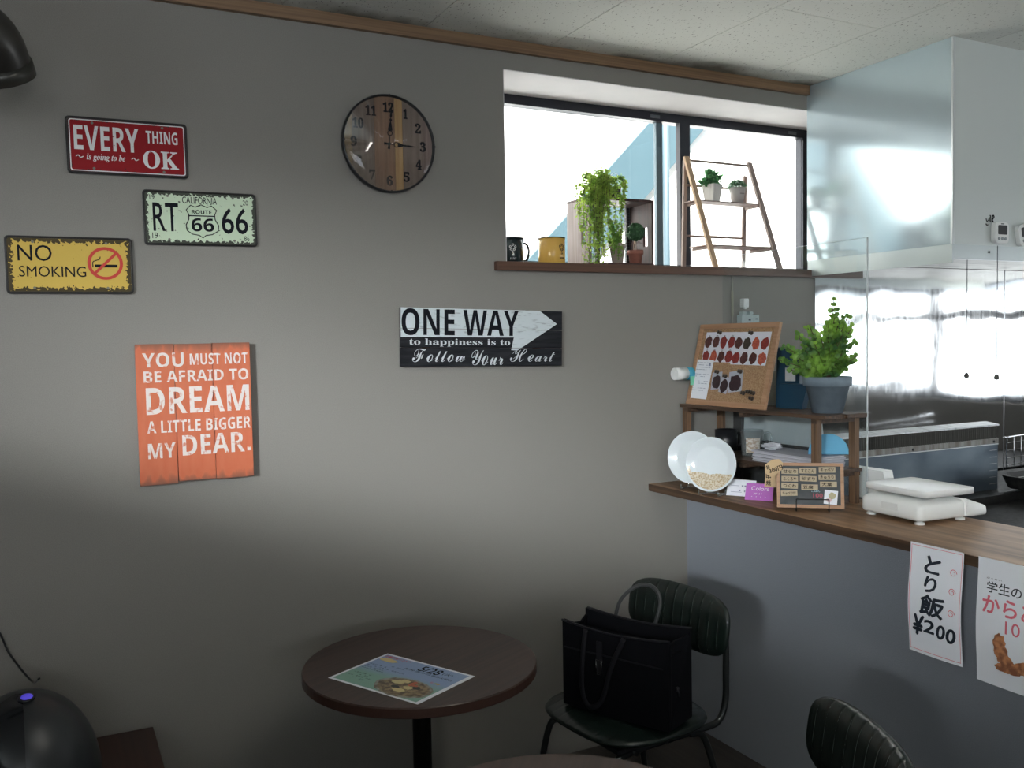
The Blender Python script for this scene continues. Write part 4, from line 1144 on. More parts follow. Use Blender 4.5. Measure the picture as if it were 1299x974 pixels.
# items behind the screen: white upright box, second white box
t = thing('white_upright_box', 'tall flat white plastic box with a black foot standing behind the rack', 'container', (2.284, 2.232, ZT + .0003))
bm = newbm(); Mx = RZ(PI / 2)
slab(bm, [(0, .150), (.362, .150), (.345, .405), (.035, .405)], -.036, -.001, Mx); obj('body', bm, mat('cool_white_plastic', (.56, .62, .64), .4), t)
bm = newbm(); slab(bm, [(-.002, 0), (.364, 0), (.364, .149), (-.002, .149)], -.037, 0, Mx); obj('foot', bm, BLACKP, t)
t = thing('white_small_box', 'low white plastic box behind the acrylic screen next to the scale', 'container', (2.283, 1.94, ZT + .0003))
bm = newbm(); slab(bm, [(0, .012), (.158, .012), (.150, .105), (.022, .105)], -.042, 0, Mx); obj('body', bm, WHITEP, t)
for y in (.012, .130): obj('foot', B(.008, .034, y, y + .02, 0, .0118), BLACKP, t)
t = thing('dark_wall_holder', 'narrow black upright panel behind the rack beside the white box', 'panel', (2.284, 2.606, ZT + .0003))
obj('panel', B(0, .02, 0, .042, 0, .27), BLACKP, t)

# ------------------------------------------------------------------ in front of the rack
# plates on clear stands; both face the room
for k, (x, y, zc_, lab) in enumerate(((1.990, 2.515, 1.034, 'plain white round plate standing upright, left of the pair'), (1.964, 2.385, 1.026, 'white round plate with a beige rice print, standing in front of the plain one'))):
    t = thing('dinner_plate', lab, 'plate', (x, y, zc_), (math.radians(-8), 0, math.radians(-62)), 'upright plates on the counter')
    r = .0905; bm = newbm()
    lathe(bm, [(0, .004), (.055, .004), (.062, .005), (.070, .009), (.086, .0135), (r, .016), (r + .0005, .0145), (.086, .0105), (.066, .004), (.060, .0), (.050, -.001), (.046, .001), (0, .001)], 56, RX(PI / 2)); obj('dish', bm, WHITEC, t)
    if k:
        s = N('rice_print'); tc = s.n('ShaderNodeTexCoord'); nz = s.n('ShaderNodeTexNoise'); nz.inputs['Scale'].default_value = 190; nz.inputs['Detail'].default_value = 3; s.l(tc.outputs['Object'], nz.inputs['Vector'])
        mx = s.n('ShaderNodeMix', data_type='RGBA'); mx.inputs[6].default_value = (.50, .38, .22, 1); mx.inputs[7].default_value = (.74, .68, .55, 1); mr = s.n('ShaderNodeMapRange'); mr.inputs[1].default_value = .4; mr.inputs[2].default_value = .6
        s.l(nz.outputs[0], mr.inputs[0]); s.l(mr.outputs[0], mx.inputs[0]); s.l(mx.outputs[2], s.b.inputs['Base Color']); s.b.inputs['Roughness'].default_value = .3
        bm = newbm(); P = []
        vs = []; fs = []; na = 40
        def zlow(x_): return -.026 - .012 * math.sin((x_ + .05) * 26) * .5
        for i in range(na + 1):
            a = math.radians(188 + (338 - 188) * i / na)
            inner = .060 - .0 * i if i > 3 else .062
            rin = min(.076, max(.034, .030 / max(.12, math.sin(a - PI)))) + Rp.uniform(-.0015, .0015)
            rin = min(rin, .076)
            for rr_ in (rin, (rin + .084) / 2, .084):
                hgt = .0042 if rr_ < .060 else (.0052 + (rr_ - .062) * .34)
                vs.append((rr_ * math.cos(a), -(hgt + .0012), rr_ * math.sin(a)))
        for i in range(na):
            for j in range(2): fs.append((3 * i + j, 3 * i + 3 + j, 3 * i + 4 + j, 3 * i + 1 + j))
        add_faces(bm, vs, fs, None, True); obj('rice_print', bm, s.m, t, False)
    st = thing('plate_stand', 'clear acrylic plate stand holding the ' + ('plain white plate' if not k else 'plate with the rice print'), 'stand', (x, y, ZT + .0004), (0, 0, math.radians(-62)), 'clear plate stands')
    for sx_ in (-.034, .034):
        bm = newbm(); tube(bm, [(sx_, -.030, .018), (sx_, -.029, .004), (sx_, .0, .002), (sx_, .034, .002), (sx_, .030, .06)], .0024, 6, sm=3); obj('prong', bm, clear_mat('stand_acrylic', (.85, .9, .92), .03, .1, 1.5, 2.0), st)
    bm = newbm(); cyl(bm, (-.034, .026, .0028), (.034, .026, .0028), .002, 6); obj('cross_rod', bm, clear_mat('stand_acrylic', (.85, .9, .92), .03, .1), st)

# two small cards
for nm, lab, x, y, rz_, m, w, lines in (('name_card', 'small white card with faint writing leaning beside the plates', 1.996, 2.352, -58, PAPER, .094, 0), ('name_card', 'small purple card reading Colors beside the white card', 1.990, 2.255, -55, mat('purple_card', (.50, .16, .55), .6), .088, 1)):
    t = thing(nm, lab, 'card', (x, y, ZT + .0006), (math.radians(-28), 0, math.radians(rz_)), 'small cards on the counter')
    obj('card', B(0, w, -.0006, 0, .001, .058), m, t)
    bm = newbm()
    if lines:
        text(bm, 'Colors', .018, .074, .034, .048, -.0010, .01); text(bm, '3F 11', .026, .052, .020, .026, -.0010); text(bm, 'xxxx'.replace('x', '・'), .020, .066, .012, .014, -.0010)
        obj('lettering', bm, WHITEP, t)
    else:
        for a, b_, z in ((.012, .040, .036), (.048, .054, .034), (.057, .063, .034), (.066, .072, .034), (.014, .05, .014), (.042, .046, .018), (.058, .062, .016)): box(bm, a, b_, -.0010, -.0006, z, z + (.0012 if b_ - a > .01 else .005))
        obj('printed_lines', bm, mat('grey_print', (.28, .31, .42), .6), t)

# chalk board with price labels on a wire easel
p0 = Vector((1.948, 2.064, 0)); p1 = Vector((2.093, 1.940, 0)); ang = math.atan2(p1.y - p0.y, p1.x - p0.x)
t = thing('chalk_board', 'small framed chalkboard with handwritten wooden name labels standing on the counter', 'board', (p0.x, p0.y, ZT + .0105), (math.radians(-9), 0, ang))
BW, BH, f_ = .193, .135, .0095
for nm, a in (('frame_rail', (0, BW, 0, .010, 0, f_)), ('frame_rail', (0, BW, 0, .010, BH - f_, BH)), ('frame_stile', (0, f_, 0, .010, f_, BH - f_)), ('frame_stile', (BW - f_, BW, 0, .010, f_, BH - f_))): obj(nm, B(*a, bev=.001), PINE, t)
obj('slate', B(f_, BW - f_, .003, .008, f_, BH - f_), mat('slate_grey', (.055, .065, .068), .8, 0, (.085, .095, .10), (25, 25, 25), 5), t)
LAB = mat('label_wood', (.50, .42, .29), .7, 0, (.42, .34, .23), (60, 60, 60))
words = (('せせり', .014, .101), ('すじこん', .066, .103), ('キャベツ', .122, .106), ('ふくろや', .014, .078), ('砂ずり', .067, .080), ('きゅうり', .121, .084), ('つくね', .013, .058), ('豆腐', .071, .054), ('大葉', .125, .063), ('キャベツ付', .012, .034))
for wd, x, z in words:
    lo_ = obj('name_label', B(0, .048, -.002, 0, 0, .0165, bev=.0006), LAB, t); lo_.location = (x, .0028, z); lo_.rotation_euler = (0, Rp.uniform(-.04, .04), 0)
    bm = newbm(); text(bm, wd, .005, .043 if len(wd) > 2 else .034, .003, .0135, -.0024, .025); obj('lettering', bm, INK, lo_)
c_ = obj('drawn_card', B(0, .038, -.0006, 0, 0, .042), PAPER, t); c_.location = (.134, .0015, .014); c_.rotation_euler = (0, .10, 0)
blob(.022, .026, .011, .010, -.0009, mat('pale_ochre_ink', (.50, .47, .30), .7), c_, 'doodle'); blob(.014, .012, .008, .006, -.0009, mat('pale_pink_ink', (.70, .52, .55), .7), c_, 'doodle')
bm = newbm(); text(bm, 'ごはん', .100, .125, .048, .055, .0026, .02); obj('lettering', bm, mat('chalk_blue', (.35, .55, .65), .8), t)
bm = newbm(); text(bm, '100', .105, .132, .032, .044, .0026, .04); obj('lettering', bm, mat('chalk_red', (.45, .10, .14), .8), t)
es = thing('wire_easel', 'black wire easel holding the chalkboard', 'easel', (p0.x, p0.y, ZT + .0004), (0, 0, ang))
bm = newbm()
for x in (.055, .148):
    tube(bm, [(x, -.010, .038), (x, -.012, .010), (x, -.012, .0026), (x, .010, .0026), (x, .046, .0026)], .0018, 6)
tube(bm, [(.055, -.010, .038), (.148, -.010, .038)], .0018, 6); tube(bm, [(.055, .044, .0026), (.148, .044, .0026)], .0018, 6); tube(bm, [(.100, .046, .0026), (.100, .036, .09)], .0018, 6)
obj('wire', bm, IRON, es)
TAG = mat('kraft_tag', (.58, .42, .24), .7)
for lab, loc, ry, poly, wd in (('kraft paper tag reading 各300円 stuck on the top left corner of the chalkboard', (p0.x - .014, p0.y + .006, ZT + .128), -.35, [(-.024, -.006), (-.014, .018), (.010, .026), (.030, .020), (.036, .006), (.026, -.012), (.004, -.022), (-.010, -.024)], '各300円'),
                              ('kraft paper tag with black writing half hidden behind the chalkboard\'s left edge', (p0.x + .016, p0.y + .040, ZT + .064), .0, [(-.022, .0), (-.016, .052), (.03, .050), (.03, .0)], '串焼')):
    t = thing('price_tag', lab, 'tag', loc, (math.radians(-9), ry, ang), 'kraft tags at the chalkboard')
    bm = newbm(); slab(bm, poly, -.0012, 0); obj('card', bm, TAG, t)
    bm = newbm()
    if len(wd) > 3: text(bm, '各', -.016, -.004, .002, .014, -.0016, .04); text(bm, '300円', -.010, .030, -.012, .002, -.0016, .04)
    else: text(bm, '串', -.016, -.002, .026, .044, -.0016, .03); text(bm, '焼', -.016, -.002, .006, .022, -.0016, .03)
    obj('lettering', bm, INK, t)

# white kitchen scale
t = thing('kitchen_scale', 'white electronic weighing scale on the counter', 'scale', (2.232, 1.785, ZT), (0, 0, math.radians(-4)))
SCM = mat('scale_white', (.86, .88, .86), .35)
bm = newbm()
def loft(bm, rings, M=None):
    n = len(rings[0]); vs = [p for r_ in rings for p in r_]; fs = [tuple(reversed(range(n))), tuple((len(rings) - 1) * n + k for k in range(n))]
    for i in range(len(rings) - 1):
        for k in range(n): fs.append((i * n + k, i * n + (k + 1) % n, (i + 1) * n + (k + 1) % n, (i + 1) * n + k))
    for f in add_faces(bm, vs, fs, M): f.smooth = True
pl = rrect(-.118, .062, -.108, .112, .016, 5); P2 = rrect(-.112, .056, -.102, .106, .018, 5)
loft(bm, [[(p[0] * .97, p[1] * .97, .012) for p in pl], [(p[0], p[1], .018) for p in pl], [(p[0], p[1], .050) for p in pl], [(p[0], p[1], .058) for p in P2], [(p[0] * .8, p[1] * .8, .066) for p in P2]])
obj('body', bm, SCM, t)
bm = newbm(); pl = rrect(.040, .142, -.112, .080, .022, 5)
loft(bm, [[(p[0], p[1], .013) for p in pl], [(p[0] + .003 * (p[0] > .09), p[1], .020) for p in pl], [(p[0], p[1], .056 - .30 * max(0, p[0] - .06)) for p in pl], [(p[0] * .97 + .002, p[1] * .94, .063 - .32 * max(0, p[0] - .055)) for p in pl]])
obj('display_housing', bm, SCM, t)
bm = newbm(); pl = rrect(-.102, .088, -.112, .112, .012, 4)
loft(bm, [[(p[0] * .93, p[1] * .93, .074) for p in pl], [(p[0], p[1], .077) for p in pl], [(p[0], p[1], .091) for p in pl], [(p[0] * .985, p[1] * .985, .0935) for p in pl], [(p[0] * .95, p[1] * .95, .0925) for p in pl]])
obj('weighing_pan', bm, mat('pan_white', (.90, .92, .91), .3), t)
bm = newbm(); cyl(bm, (-.01, 0, .060), (-.01, 0, .078), .03, 16); obj('pan_support', bm, SCM, t)
for x, y in ((-.098, .088), (-.098, -.088), (.055, -.088), (.055, .088)):
    bm = newbm(); lathe(bm, [(0, .0003), (.013, .0003), (.013, .006), (.008, .007), (.008, .0135), (0, .0135)], 16, T(x, y, 0)); obj('foot', bm, SCM, t)
obj('side_recess', B(-.1195, -.1182, -.03, .03, .030, .050), mat('scale_recess', (.80, .82, .80), .4), t)

# socket strip, plug, cable, roll on the wall
t = thing('power_tap', 'pale grey multi-socket tap on the wall above the cork board', 'socket', (2.388, YW - .0004, 1.512))
obj('body', B(-.040, .046, -.030, 0, -.025, .022, bev=.003), mat('tap_grey', (.42, .50, .51), .4), t)
for x in (-.022, .010): obj('socket_bump', B(x - .010, x + .010, -.026, -.004, .022, .034, bev=.003), mat('tap_grey', (.42, .50, .51), .4), t)
for x, z in ((-.008, .0), (.026, .004), (.026, -.012)): obj('socket_slot', B(x, x + .011, -.0305, -.0300, z, z + .004), INKB, t)
t = thing('adapter_plug', 'small white adapter plug above the socket tap', 'plug', (2.376, YW - .0004, 1.562))
obj('body', B(-.013, .014, -.022, 0, 0, .034, bev=.003), WHITEP, t)
obj('prong_neck', B(-.003, .004, -.018, -.010, -.0060, 0), WHITEP, t)
t = thing('wall_cable', 'thin cream cable running down the wall below the sill', 'cable', (2.324, YW - .003, 1.50))
bm = newbm(); cyl(bm, (0, 0, 0), (0, 0, .180), .0022, 8); obj('cable', bm, mat('cream_cable', (.38, .37, .31), .6), t)
bm = newbm(); cyl(bm, (0, -.0005, .030), (0, -.0005, .125), .0045, 8); obj('sleeve', bm, mat('cream_sleeve', (.34, .33, .25), .6), t)
t = thing('wall_roll', 'white roll with a blue end and green tab sticking out behind the cork board', 'roll', (2.034, YW - .0232, 1.319))
bm = newbm(); cyl(bm, (0, 0, 0), (.052, 0, 0), .0225, 28); cyl(bm, (-.001, 0, 0), (0, 0, 0), .012, 20); obj('roll', bm, WHITEP, t)
bm = newbm(); cyl(bm, (.052, 0, 0), (.078, 0, 0), .0228, 28); obj('blue_end', bm, mat('cyan_plastic', (.06, .36, .50), .4), t)
obj('green_tab', B(.056, .078, -.022, -.020, -.042, -.010), mat('green_tab', (.16, .50, .32), .5), t)


# ================================================================== PAPERS HANGING FROM THE COUNTER
def hanging(name, label, ya, w, h, group, curl=.010, skew=0.0):
    """paper hung over the counter's front edge: local x runs towards the viewer's right, local z up"""
    t = thing(name, label, 'paper notice', (1.9295, ya, ZT - .0005), (0, 0, -PI / 2), group)
    def warp(x, z):
        q = -z / h
        return -.0012 - curl * (math.sin(q * PI * .9) ** 2) * .9 - .003 * math.sin(x / w * PI) * q - .012 * max(0, q - .8)
    bm = newbm(); nx, nz_ = 10, 26; vs = []; fs = []
    for j in range(nz_ + 1):
        for i in range(nx + 1):
            x = w * i / nx; z = -h * j / nz_
            xs_ = x + skew * z
            vs.append((xs_, warp(x, z), z + .003))
    for j in range(nz_):
        for i in range(nx): a = j * (nx + 1) + i; fs.append((a, a + 1, a + nx + 2, a + nx + 1))
    k = len(vs); vs += [(v[0], v[1] + .0003, v[2]) for v in vs]; fs += [tuple(reversed([q + k for q in f])) for f in fs]
    add_faces(bm, vs, fs, None, True); obj('sheet', bm, PAPER, t, False)
    return t, warp


t, wp = hanging('price_banner', 'narrow white paper with brush writing とり飯 ¥200, hanging from the counter edge', 1.570, .150, .276, 'papers hanging from the counter', .012)
WP = lambda x, z: wp(x, z) - .0004
BR = mat('brush_ink', (.008, .016, .028), .6)
for ch, x0, x1, z0, z1 in (('と', .046, .088, -.066, -.024), ('り', .048, .080, -.112, -.074), ('飯', .038, .104, -.170, -.120), ('¥', .016, .044, -.226, -.176), ('2', .048, .078, -.214, -.182), ('0', .084, .106, -.221, -.186), ('0', .110, .134, -.224, -.188)):
    bm = newbm(); text(bm, ch, x0, x1, z0, z1, 0, .075, None, -.03, .15, WP); obj('brush_character', bm, BR, t)
bm = newbm()
rect = [(.004 + .142 * k / 8, -.006) for k in range(9)] + [(.146, -.006 - .262 * k / 20) for k in range(1, 21)] + [(.146 - .142 * k / 8, -.268) for k in range(1, 9)] + [(.004, -.268 + .262 * k / 20) for k in range(1, 20)]
tube(bm, [(x, wp(x, z) - .0003, z + .003) for x, z in rect], .0006, 4, closed=True); obj('red_border', bm, PINK, t)
for z in (-.052, -.098, -.150):
    bm = newbm(); tube(bm, [(.124 + .0098 * (1 - q / 40) * math.cos(q * .32), wp(.124, z) - .0006, z + .0098 * (1 - q / 40) * math.sin(q * .32)) for q in range(27)], .0008, 4); obj('pink_swirl', bm, PINK, t)

t, wp = hanging('price_poster', 'white poster with red writing からあ and a fried chicken picture, at the right edge', 1.382, .210, .292, 'papers hanging from the counter', .010)
WP2 = lambda x, z: wp(x, z) - .0004
bm = newbm(); text(bm, '学生のお', .024, .140, -.074, -.048, 0, .018, None, 0, 0, WP2); obj('lettering', bm, BR, t)
bm = newbm(); text(bm, 'からあ', .016, .150, -.122, -.082, 0, .045, None, 0, 0, WP2); obj('lettering', bm, PINK, t)
bm = newbm(); text(bm, '10', .074, .110, -.160, -.130, 0, .0, None, 0, 0, WP2); obj('lettering', bm, PINK, t)
bm = newbm(); text(bm, 'がくせい', .022, .060, -.044, -.040, 0, .0, None, 0, 0, WP2); obj('lettering', bm, INKB, t)
CHK = mat('fried_chicken_print', (.55, .24, .11), .6, 0, (.26, .10, .05), (70, 70, 70), 6, .42, .6)
for cx, cz, rx_, rz_ in ((.060, -.182, .015, .020), (.066, -.205, .017, .018), (.074, -.222, .018, .014), (.070, -.240, .022, .010), (.095, -.236, .020, .014), (.118, -.228, .018, .016)):
    y_ = wp(cx, cz) - .0009; blob(cx, cz, rx_, rz_, y_, CHK, t, 'chicken_picture', .12)

# ================================================================== TABLES
def round_table(label, x, y, top_z, r, group='round walnut cafe tables', rot=0.0):
    t = thing('round_table', label, 'table', (x, y, 0), (0, 0, rot), group)
    bm = newbm(); lathe(bm, [(0, top_z - .026), (r - .002, top_z - .026), (r, top_z - .024), (r, top_z - .003)], 96, smooth=False); obj('edge_band', bm, TABLEE, t)
    bm = newbm(); lathe(bm, [(r, top_z - .003), (r - .0025, top_z), (0, top_z)], 96, smooth=False); obj('tabletop', bm, TABLEW, t)
    bm = newbm(); lathe(bm, [(.0, top_z - .034), (.11, top_z - .034), (.11, top_z - .0262), (0, top_z - .0262)], 32); obj('mount_plate', bm, IRON, t)
    bm = newbm(); lathe(bm, [(.024, .03), (.024, top_z - .088), (.031, top_z - .082), (.031, top_z - .060), (.024, top_z - .054), (.024, top_z - .034)], 32); obj('pole', bm, IRON, t)
    bm = newbm(); lathe(bm, [(0, 0), (.140, 0), (.140, .008), (.06, .022), (.03, .032), (0, .032)], 48); obj('base', bm, IRON, t)
    return t


round_table('round dark walnut table standing between the chair with the bag and the grey wall', .830, 2.17, .625, .300, rot=.45)
round_table('round dark brown table at the bottom edge, nearest to the camera', .735, 1.280, .625, .300, rot=.9)

# flyer lying on the table
u = Vector((.448, -.894, 0)).normalized(); vdir = Vector((0, 0, 1)).cross(u)  # page up
vdir = -u.cross(Vector((0, 0, 1)))
Mfl = Matrix((u, Vector((0, 0, -1)), vdir)).transposed().to_4x4(); Mfl.translation = Vector((.588, 2.175, .6256))
t = thing('flyer', 'blue and green printed flyer with a food bowl picture lying on the round table', 'flyer'); t.matrix_world = Mfl
FW, FH = .297, .210
obj('paper', B(0, FW, -.0003, 0, 0, FH), PAPER, t)
s = N('flyer_print'); tc = s.n('ShaderNodeTexCoord'); sp = s.n('ShaderNodeSeparateXYZ'); s.l(tc.outputs['Object'], sp.inputs[0])
q = s.math('SUBTRACT', sp.outputs[2], s.math('MULTIPLY', sp.outputs[0], .02)); mr = s.n('ShaderNodeMapRange'); mr.inputs[1].default_value = .075; mr.inputs[2].default_value = .115; s.l(q, mr.inputs[0])
mx = s.n('ShaderNodeMix', data_type='RGBA'); mx.inputs[6].default_value = (.22, .42, .34, 1); mx.inputs[7].default_value = (.27, .38, .60, 1); s.l(mr.outputs[0], mx.inputs[0]); s.l(mx.outputs[2], s.b.inputs['Base Color']); s.b.inputs['Roughness'].default_value = .45
obj('printed_area', B(.008, FW - .012, -.0005, -.0003, .008, FH - .008), s.m, t)
FF = -.0008
bm = newbm(); text(bm, '5/28', .150, .215, .160, .192, FF, .04); obj('lettering', bm, INK, t)
bm = newbm(); text(bm, '(火)', .222, .252, .168, .186, FF, .0); text(bm, 'お弁当の日', .115, .200, .148, .158, FF, .0); text(bm, '毎週火曜日', .205, .270, .148, .157, FF, .0)
for z, x0, x1 in ((.128, .015, .075), (.118, .015, .085), (.108, .015, .080), (.098, .015, .095), (.066, .022, .080), (.056, .015, .090), (.046, .022, .095), (.034, .045, .085), (.140, .08, .12), (.118, .10, .135), (.106, .10, .135)):
    x = x0
    while x < x1:
        w = R.uniform(.004, .010)
        if R.random() < .75: text(bm, R.choice('定食弁当唐揚丼麺円中'), x, x + .006, z, z + .006, FF)
        x += .0085
obj('small_lettering', bm, INKB, t)
bm = newbm(); text(bm, '日替弁当メニュー', .012, .100, .186, .198, FF, .04); obj('lettering', bm, mat('flyer_red', (.55, .08, .10), .6), t)
blob(.040, .172, .030, .011, FF, mat('flyer_yellow', (.72, .60, .28), .6), t, 'star_burst', .08)
blob(.200, .056, .084, .052, -.0007, mat('bowl_rim_print', (.34, .36, .32), .5, 0, (.16, .13, .09), (60, 60, 60)), t, 'bowl_picture', .02)
blob(.200, .055, .076, .045, -.0009, mat('bowl_food_print', (.10, .07, .045), .5, 0, (.32, .24, .13), (70, 70, 70), 6, .4, .6), t, 'food_picture', .04)
for cx, cz, a, b_, m in ((.165, .075, .020, .010, 'pale'), (.180, .088, .014, .008, 'pale'), (.212, .060, .015, .009, 'pale'), (.200, .038, .018, .009, 'pale'), (.205, .085, .007, .016, 'red'), (.218, .078, .009, .005, 'red'), (.230, .070, .012, .008, 'dark'), (.180, .050, .014, .007, 'dark')):
    blob(cx, cz, a, b_, -.0011, mat('food_' + m, {'pale': (.62, .54, .26), 'red': (.50, .12, .06), 'dark': (.03, .035, .03)}[m], .5), t, 'ingredient', .12)
for k, (x, c) in enumerate(((.232, (.55, .20, .30)), (.244, (.40, .45, .12)), (.252, (.60, .35, .10)))):
    bm = newbm(); text(bm, '秋冬春'[k], x, x + .010, .112, .122, FF, .03); obj('lettering', bm, mat('flyer_ink_%s' % 'abc'[k], c, .6), t)
o = obj('loose_note', B(0, .06, 0, .05, 0, .0004), PAPER); o.location = (.925, 1.360, .6254); o.rotation_euler = (0, 0, .75)
tag(o, 'small white note lying on the near table at the bottom edge', 'note')


# ================================================================== CHAIRS
def pad(bm, hw, hh, th, nrib, groove=.0045, bow=0.0, ex=3.2, M=None, nu=121, nv=20):
    """a puffed pad with ribs running along v; u = long axis (local y), v = local z, thickness = local x. Front faces -x"""
    vs = []; fs = []
    def prof(u, v, sgn):
        r = (abs(u) ** ex + abs(v) ** ex) ** (1 / ex)
        e = max(0.0, 1 - r ** 3.2) ** .5
        t_ = th * e
        ph = (u * .5 + .5) * nrib
        fr = abs(ph - round(ph))
        g = groove * math.exp(-(fr / .085) ** 2) * min(1, e * 2.0) if sgn < 0 or abs(v) > .75 else 0
        return t_ - g
    for sgn in (-1, 1):
        base = len(vs)
        for i in range(nu + 1):
            for j in range(nv + 1):
                a = 2 * i / nu - 1; c = math.sin((2 * j / nv - 1) * PI / 2)
                # square -> superellipse
                q = max(abs(a), abs(c)); rr_ = (abs(a) ** ex + abs(c) ** ex) ** (1 / ex)
                k = q / rr_ if rr_ > 1e-6 else 1
                u, v = a * k, c * k
                x = sgn * prof(u, v, sgn) * (.5) + bow * (u * u)
                vs.append((x, u * hw, v * hh))
        for i in range(nu):
            for j in range(nv):
                p = base + i * (nv + 1) + j
                f = (p, p + nv + 1, p + nv + 2, p + 1)
                fs.append(f if sgn < 0 else tuple(reversed(f)))
    add_faces(bm, vs, fs, M, True)
    bmesh.ops.remove_doubles(bm, verts=bm.verts[:], dist=.0003)


def make_chair(label, group):
    t = thing('dining_chair', label, 'chair', (0, 0, 0), (0, 0, 0), group)
    # seat pad: lies flat, ribs front to back
    bm = newbm(); pad(bm, .205, .195, .050, 11, .0035, 0, 3.0, T(-.01, 0, .415) @ RY(PI / 2) , 100, 30); obj('seat', bm, LEATHER, t)
    bm = newbm(); pad(bm, .205, .087, .052, 11, .0050, -.030, 3.4, T(.215, 0, .645) @ RY(math.radians(8)), 143, 22); obj('backrest', bm, LEATHER, t)
    bm = newbm()
    for k in range(1, 11):
        u_ = (k / 11 * 2 - 1); n_ = 14
        P = []
        for i in range(n_ + 1):
            v = (i / n_ * 2 - 1) * .80
            r = (abs(u_) ** 3.4 + abs(v) ** 3.4) ** (1 / 3.4)
            if r > .97: continue
            e = max(0, 1 - r ** 3.2) ** .5
            P.append((-(.052 * e - .0050 * min(1, 2 * e)) * .5 - .0003 - .030 * u_ * u_, u_ * .205, v * .087))
        if len(P) > 2: tube(bm, P, .0005, 4, T(.215, 0, .645) @ RY(math.radians(8)))
    obj('seam_stitching', bm, STITCH, t)
    for s_ in (-1, 1):
        y = s_ * .142
        bm = newbm(); tube(bm, [(.02, y * .96, .374), (.15, y, .376), (.205, y * 1.02, .384), (.232, y * 1.02, .43), (.236, y * 1.02, .52), (.240, y * 1.0, .63)], .0095, 10, sm=6); obj('back_tube', bm, TUBE, t)
        bm = newbm(); tube(bm, [(.02, y * .96, .374), (-.12, y * .98, .374), (-.165, y * 1.05, .350), (-.20, y * 1.14, .16), (-.22, y * 1.2, .006)], .0095, 10, sm=6); obj('leg', bm, TUBE, t)
        bm = newbm(); tube(bm, [(.10, y, .374), (.150, y * 1.05, .345), (.20, y * 1.14, .16), (.23, y * 1.2, .006)], .0095, 10, sm=6); obj('leg', bm, TUBE, t)
        for x in (-.22, .23):
            bm = newbm(); cyl(bm, (x, y * 1.2, 0), (x, y * 1.2, .012), .013, 10); obj('foot_cap', bm, BLACKP, t)
    for x in (-.10, .10):
        bm = newbm(); cyl(bm, (x, -.155, .376), (x, .155, .376), .008, 8); obj('cross_tube', bm, TUBE, t)
    obj('seat_board', B(-.16, .14, -.15, .15, .385, .396), BLACKP, t)
    return t


def copy_tree(o, parent=None):
    c = o.copy(); COL.objects.link(c)
    if parent: c.parent = parent
    for ch in list(o.children): copy_tree(ch, c)
    return c


ch1 = make_chair('dark green-black ribbed leather chair in the corner with a black bag on its seat', 'green-black ribbed chairs')
ch1.location = (1.405, 2.075, 0); ch1.rotation_euler = (0, 0, math.radians(6))
ch2 = copy_tree(ch1)
ch2['label'] = 'dark green-black ribbed leather chair back at the bottom right edge, seen from the side'
ch2.location = (1.125, 1.245, 0); ch2.rotation_euler = (0, 0, math.radians(-22))

# black bag on the seat
bl = Vector((1.243, 2.150, 0)); br = Vector((1.380, 1.850, 0)); d = (br - bl); ang = math.atan2(d.y, d.x); BLn = d.length
t = thing('tote_briefcase', 'black rectangular fabric tote briefcase standing on the chair seat', 'bag', (bl.x, bl.y, .4415), (0, 0, ang))
H = .235; D_ = .125


def sag(x): return .012 * math.sin(PI * x / BLn)


def sheetbody(bm, y0, y1, z1, n=12):
    vs = []; fs = []
    for i in range(n + 1):
        x = BLn * i / n; z = z1 - sag(x); b_ = .006 * math.sin(PI * i / n)
        vs += [(x, y0 - b_, 0), (x, y0 - b_ * 1.6, z * .5), (x, y0 - b_ * .3, z), (x, y1, z), (x, y1, 0)]
    for i in range(n):
        for k in range(5): a = 5 * i + k; b2 = 5 * i + (k + 1) % 5; fs.append((a, b2, b2 + 5, a + 5))
    fs += [(0, 1, 2, 3, 4), tuple(reversed(range(5 * n, 5 * n + 5)))]
    add_faces(bm, vs, fs)


bm = newbm(); sheetbody(bm, 0, .010, H); obj('front_panel', bm, BAGM, t)
bm = newbm(); sheetbody(bm, D_ - .010, D_, H + .004); obj('back_panel', bm, BAGM, t)
bm = newbm(); box(bm, .004, BLn - .004, .008, D_ - .008, 0, .19, bev=.004); obj('body', bm, BAGM, t)
for x in (0, BLn - .006):
    bm = newbm(); s2 = 1 if x > 0 else -1
    vs = [(x, .008, 0), (x, D_ - .008, 0), (x, D_ - .008, H - .012), (x - s2 * .016, D_ / 2, H - .018), (x, .008, H - .012)]
    vs += [(v[0] + .006, v[1], v[2]) for v in vs]
    add_faces(bm, vs, [(0, 1, 2, 3, 4), (9, 8, 7, 6, 5)] + [(i, (i + 1) % 5, 5 + (i + 1) % 5, 5 + i) for i in range(5)]); obj('side_gusset', bm, BAGM, t)
bm = newbm()
for y in (-.002, D_ + .001): tube(bm, [(BLn * i / 12, y, H - sag(BLn * i / 12) + (.004 if y > 0 else 0)) for i in range(13)], .0028, 6)
obj('top_binding', bm, BAGT, t)
obj('front_band', B(.012, BLn - .012, -.0105, -.008, .162, .166), BAGT, t)
bm = newbm(); tube(bm, [(.085, -.012, .225), (.076, -.016, .14), (.078, -.020, .055), (.105, -.023, .020), (.142, -.021, .050), (.168, -.017, .14), (.205, -.012, .222)], .006, 8, sm=8, flat=(.0028, .0075)); obj('front_handle', bm, BAGT, t)
bm = newbm(); tube(bm, [(.085, D_ + .004, .200), (.10, D_ + .018, .270), (.14, D_ + .040, .312), (.185, D_ + .052, .315), (.215, D_ + .040, .280), (.215, D_ + .004, .215)], .0055, 8, sm=8); obj('rear_handle', bm, mat('bag_handle_leather', (.030, .032, .034), .35), t)
obj('lock_strap', B(.119, .137, -.0135, -.0095, .145, .200), BAGT, t)
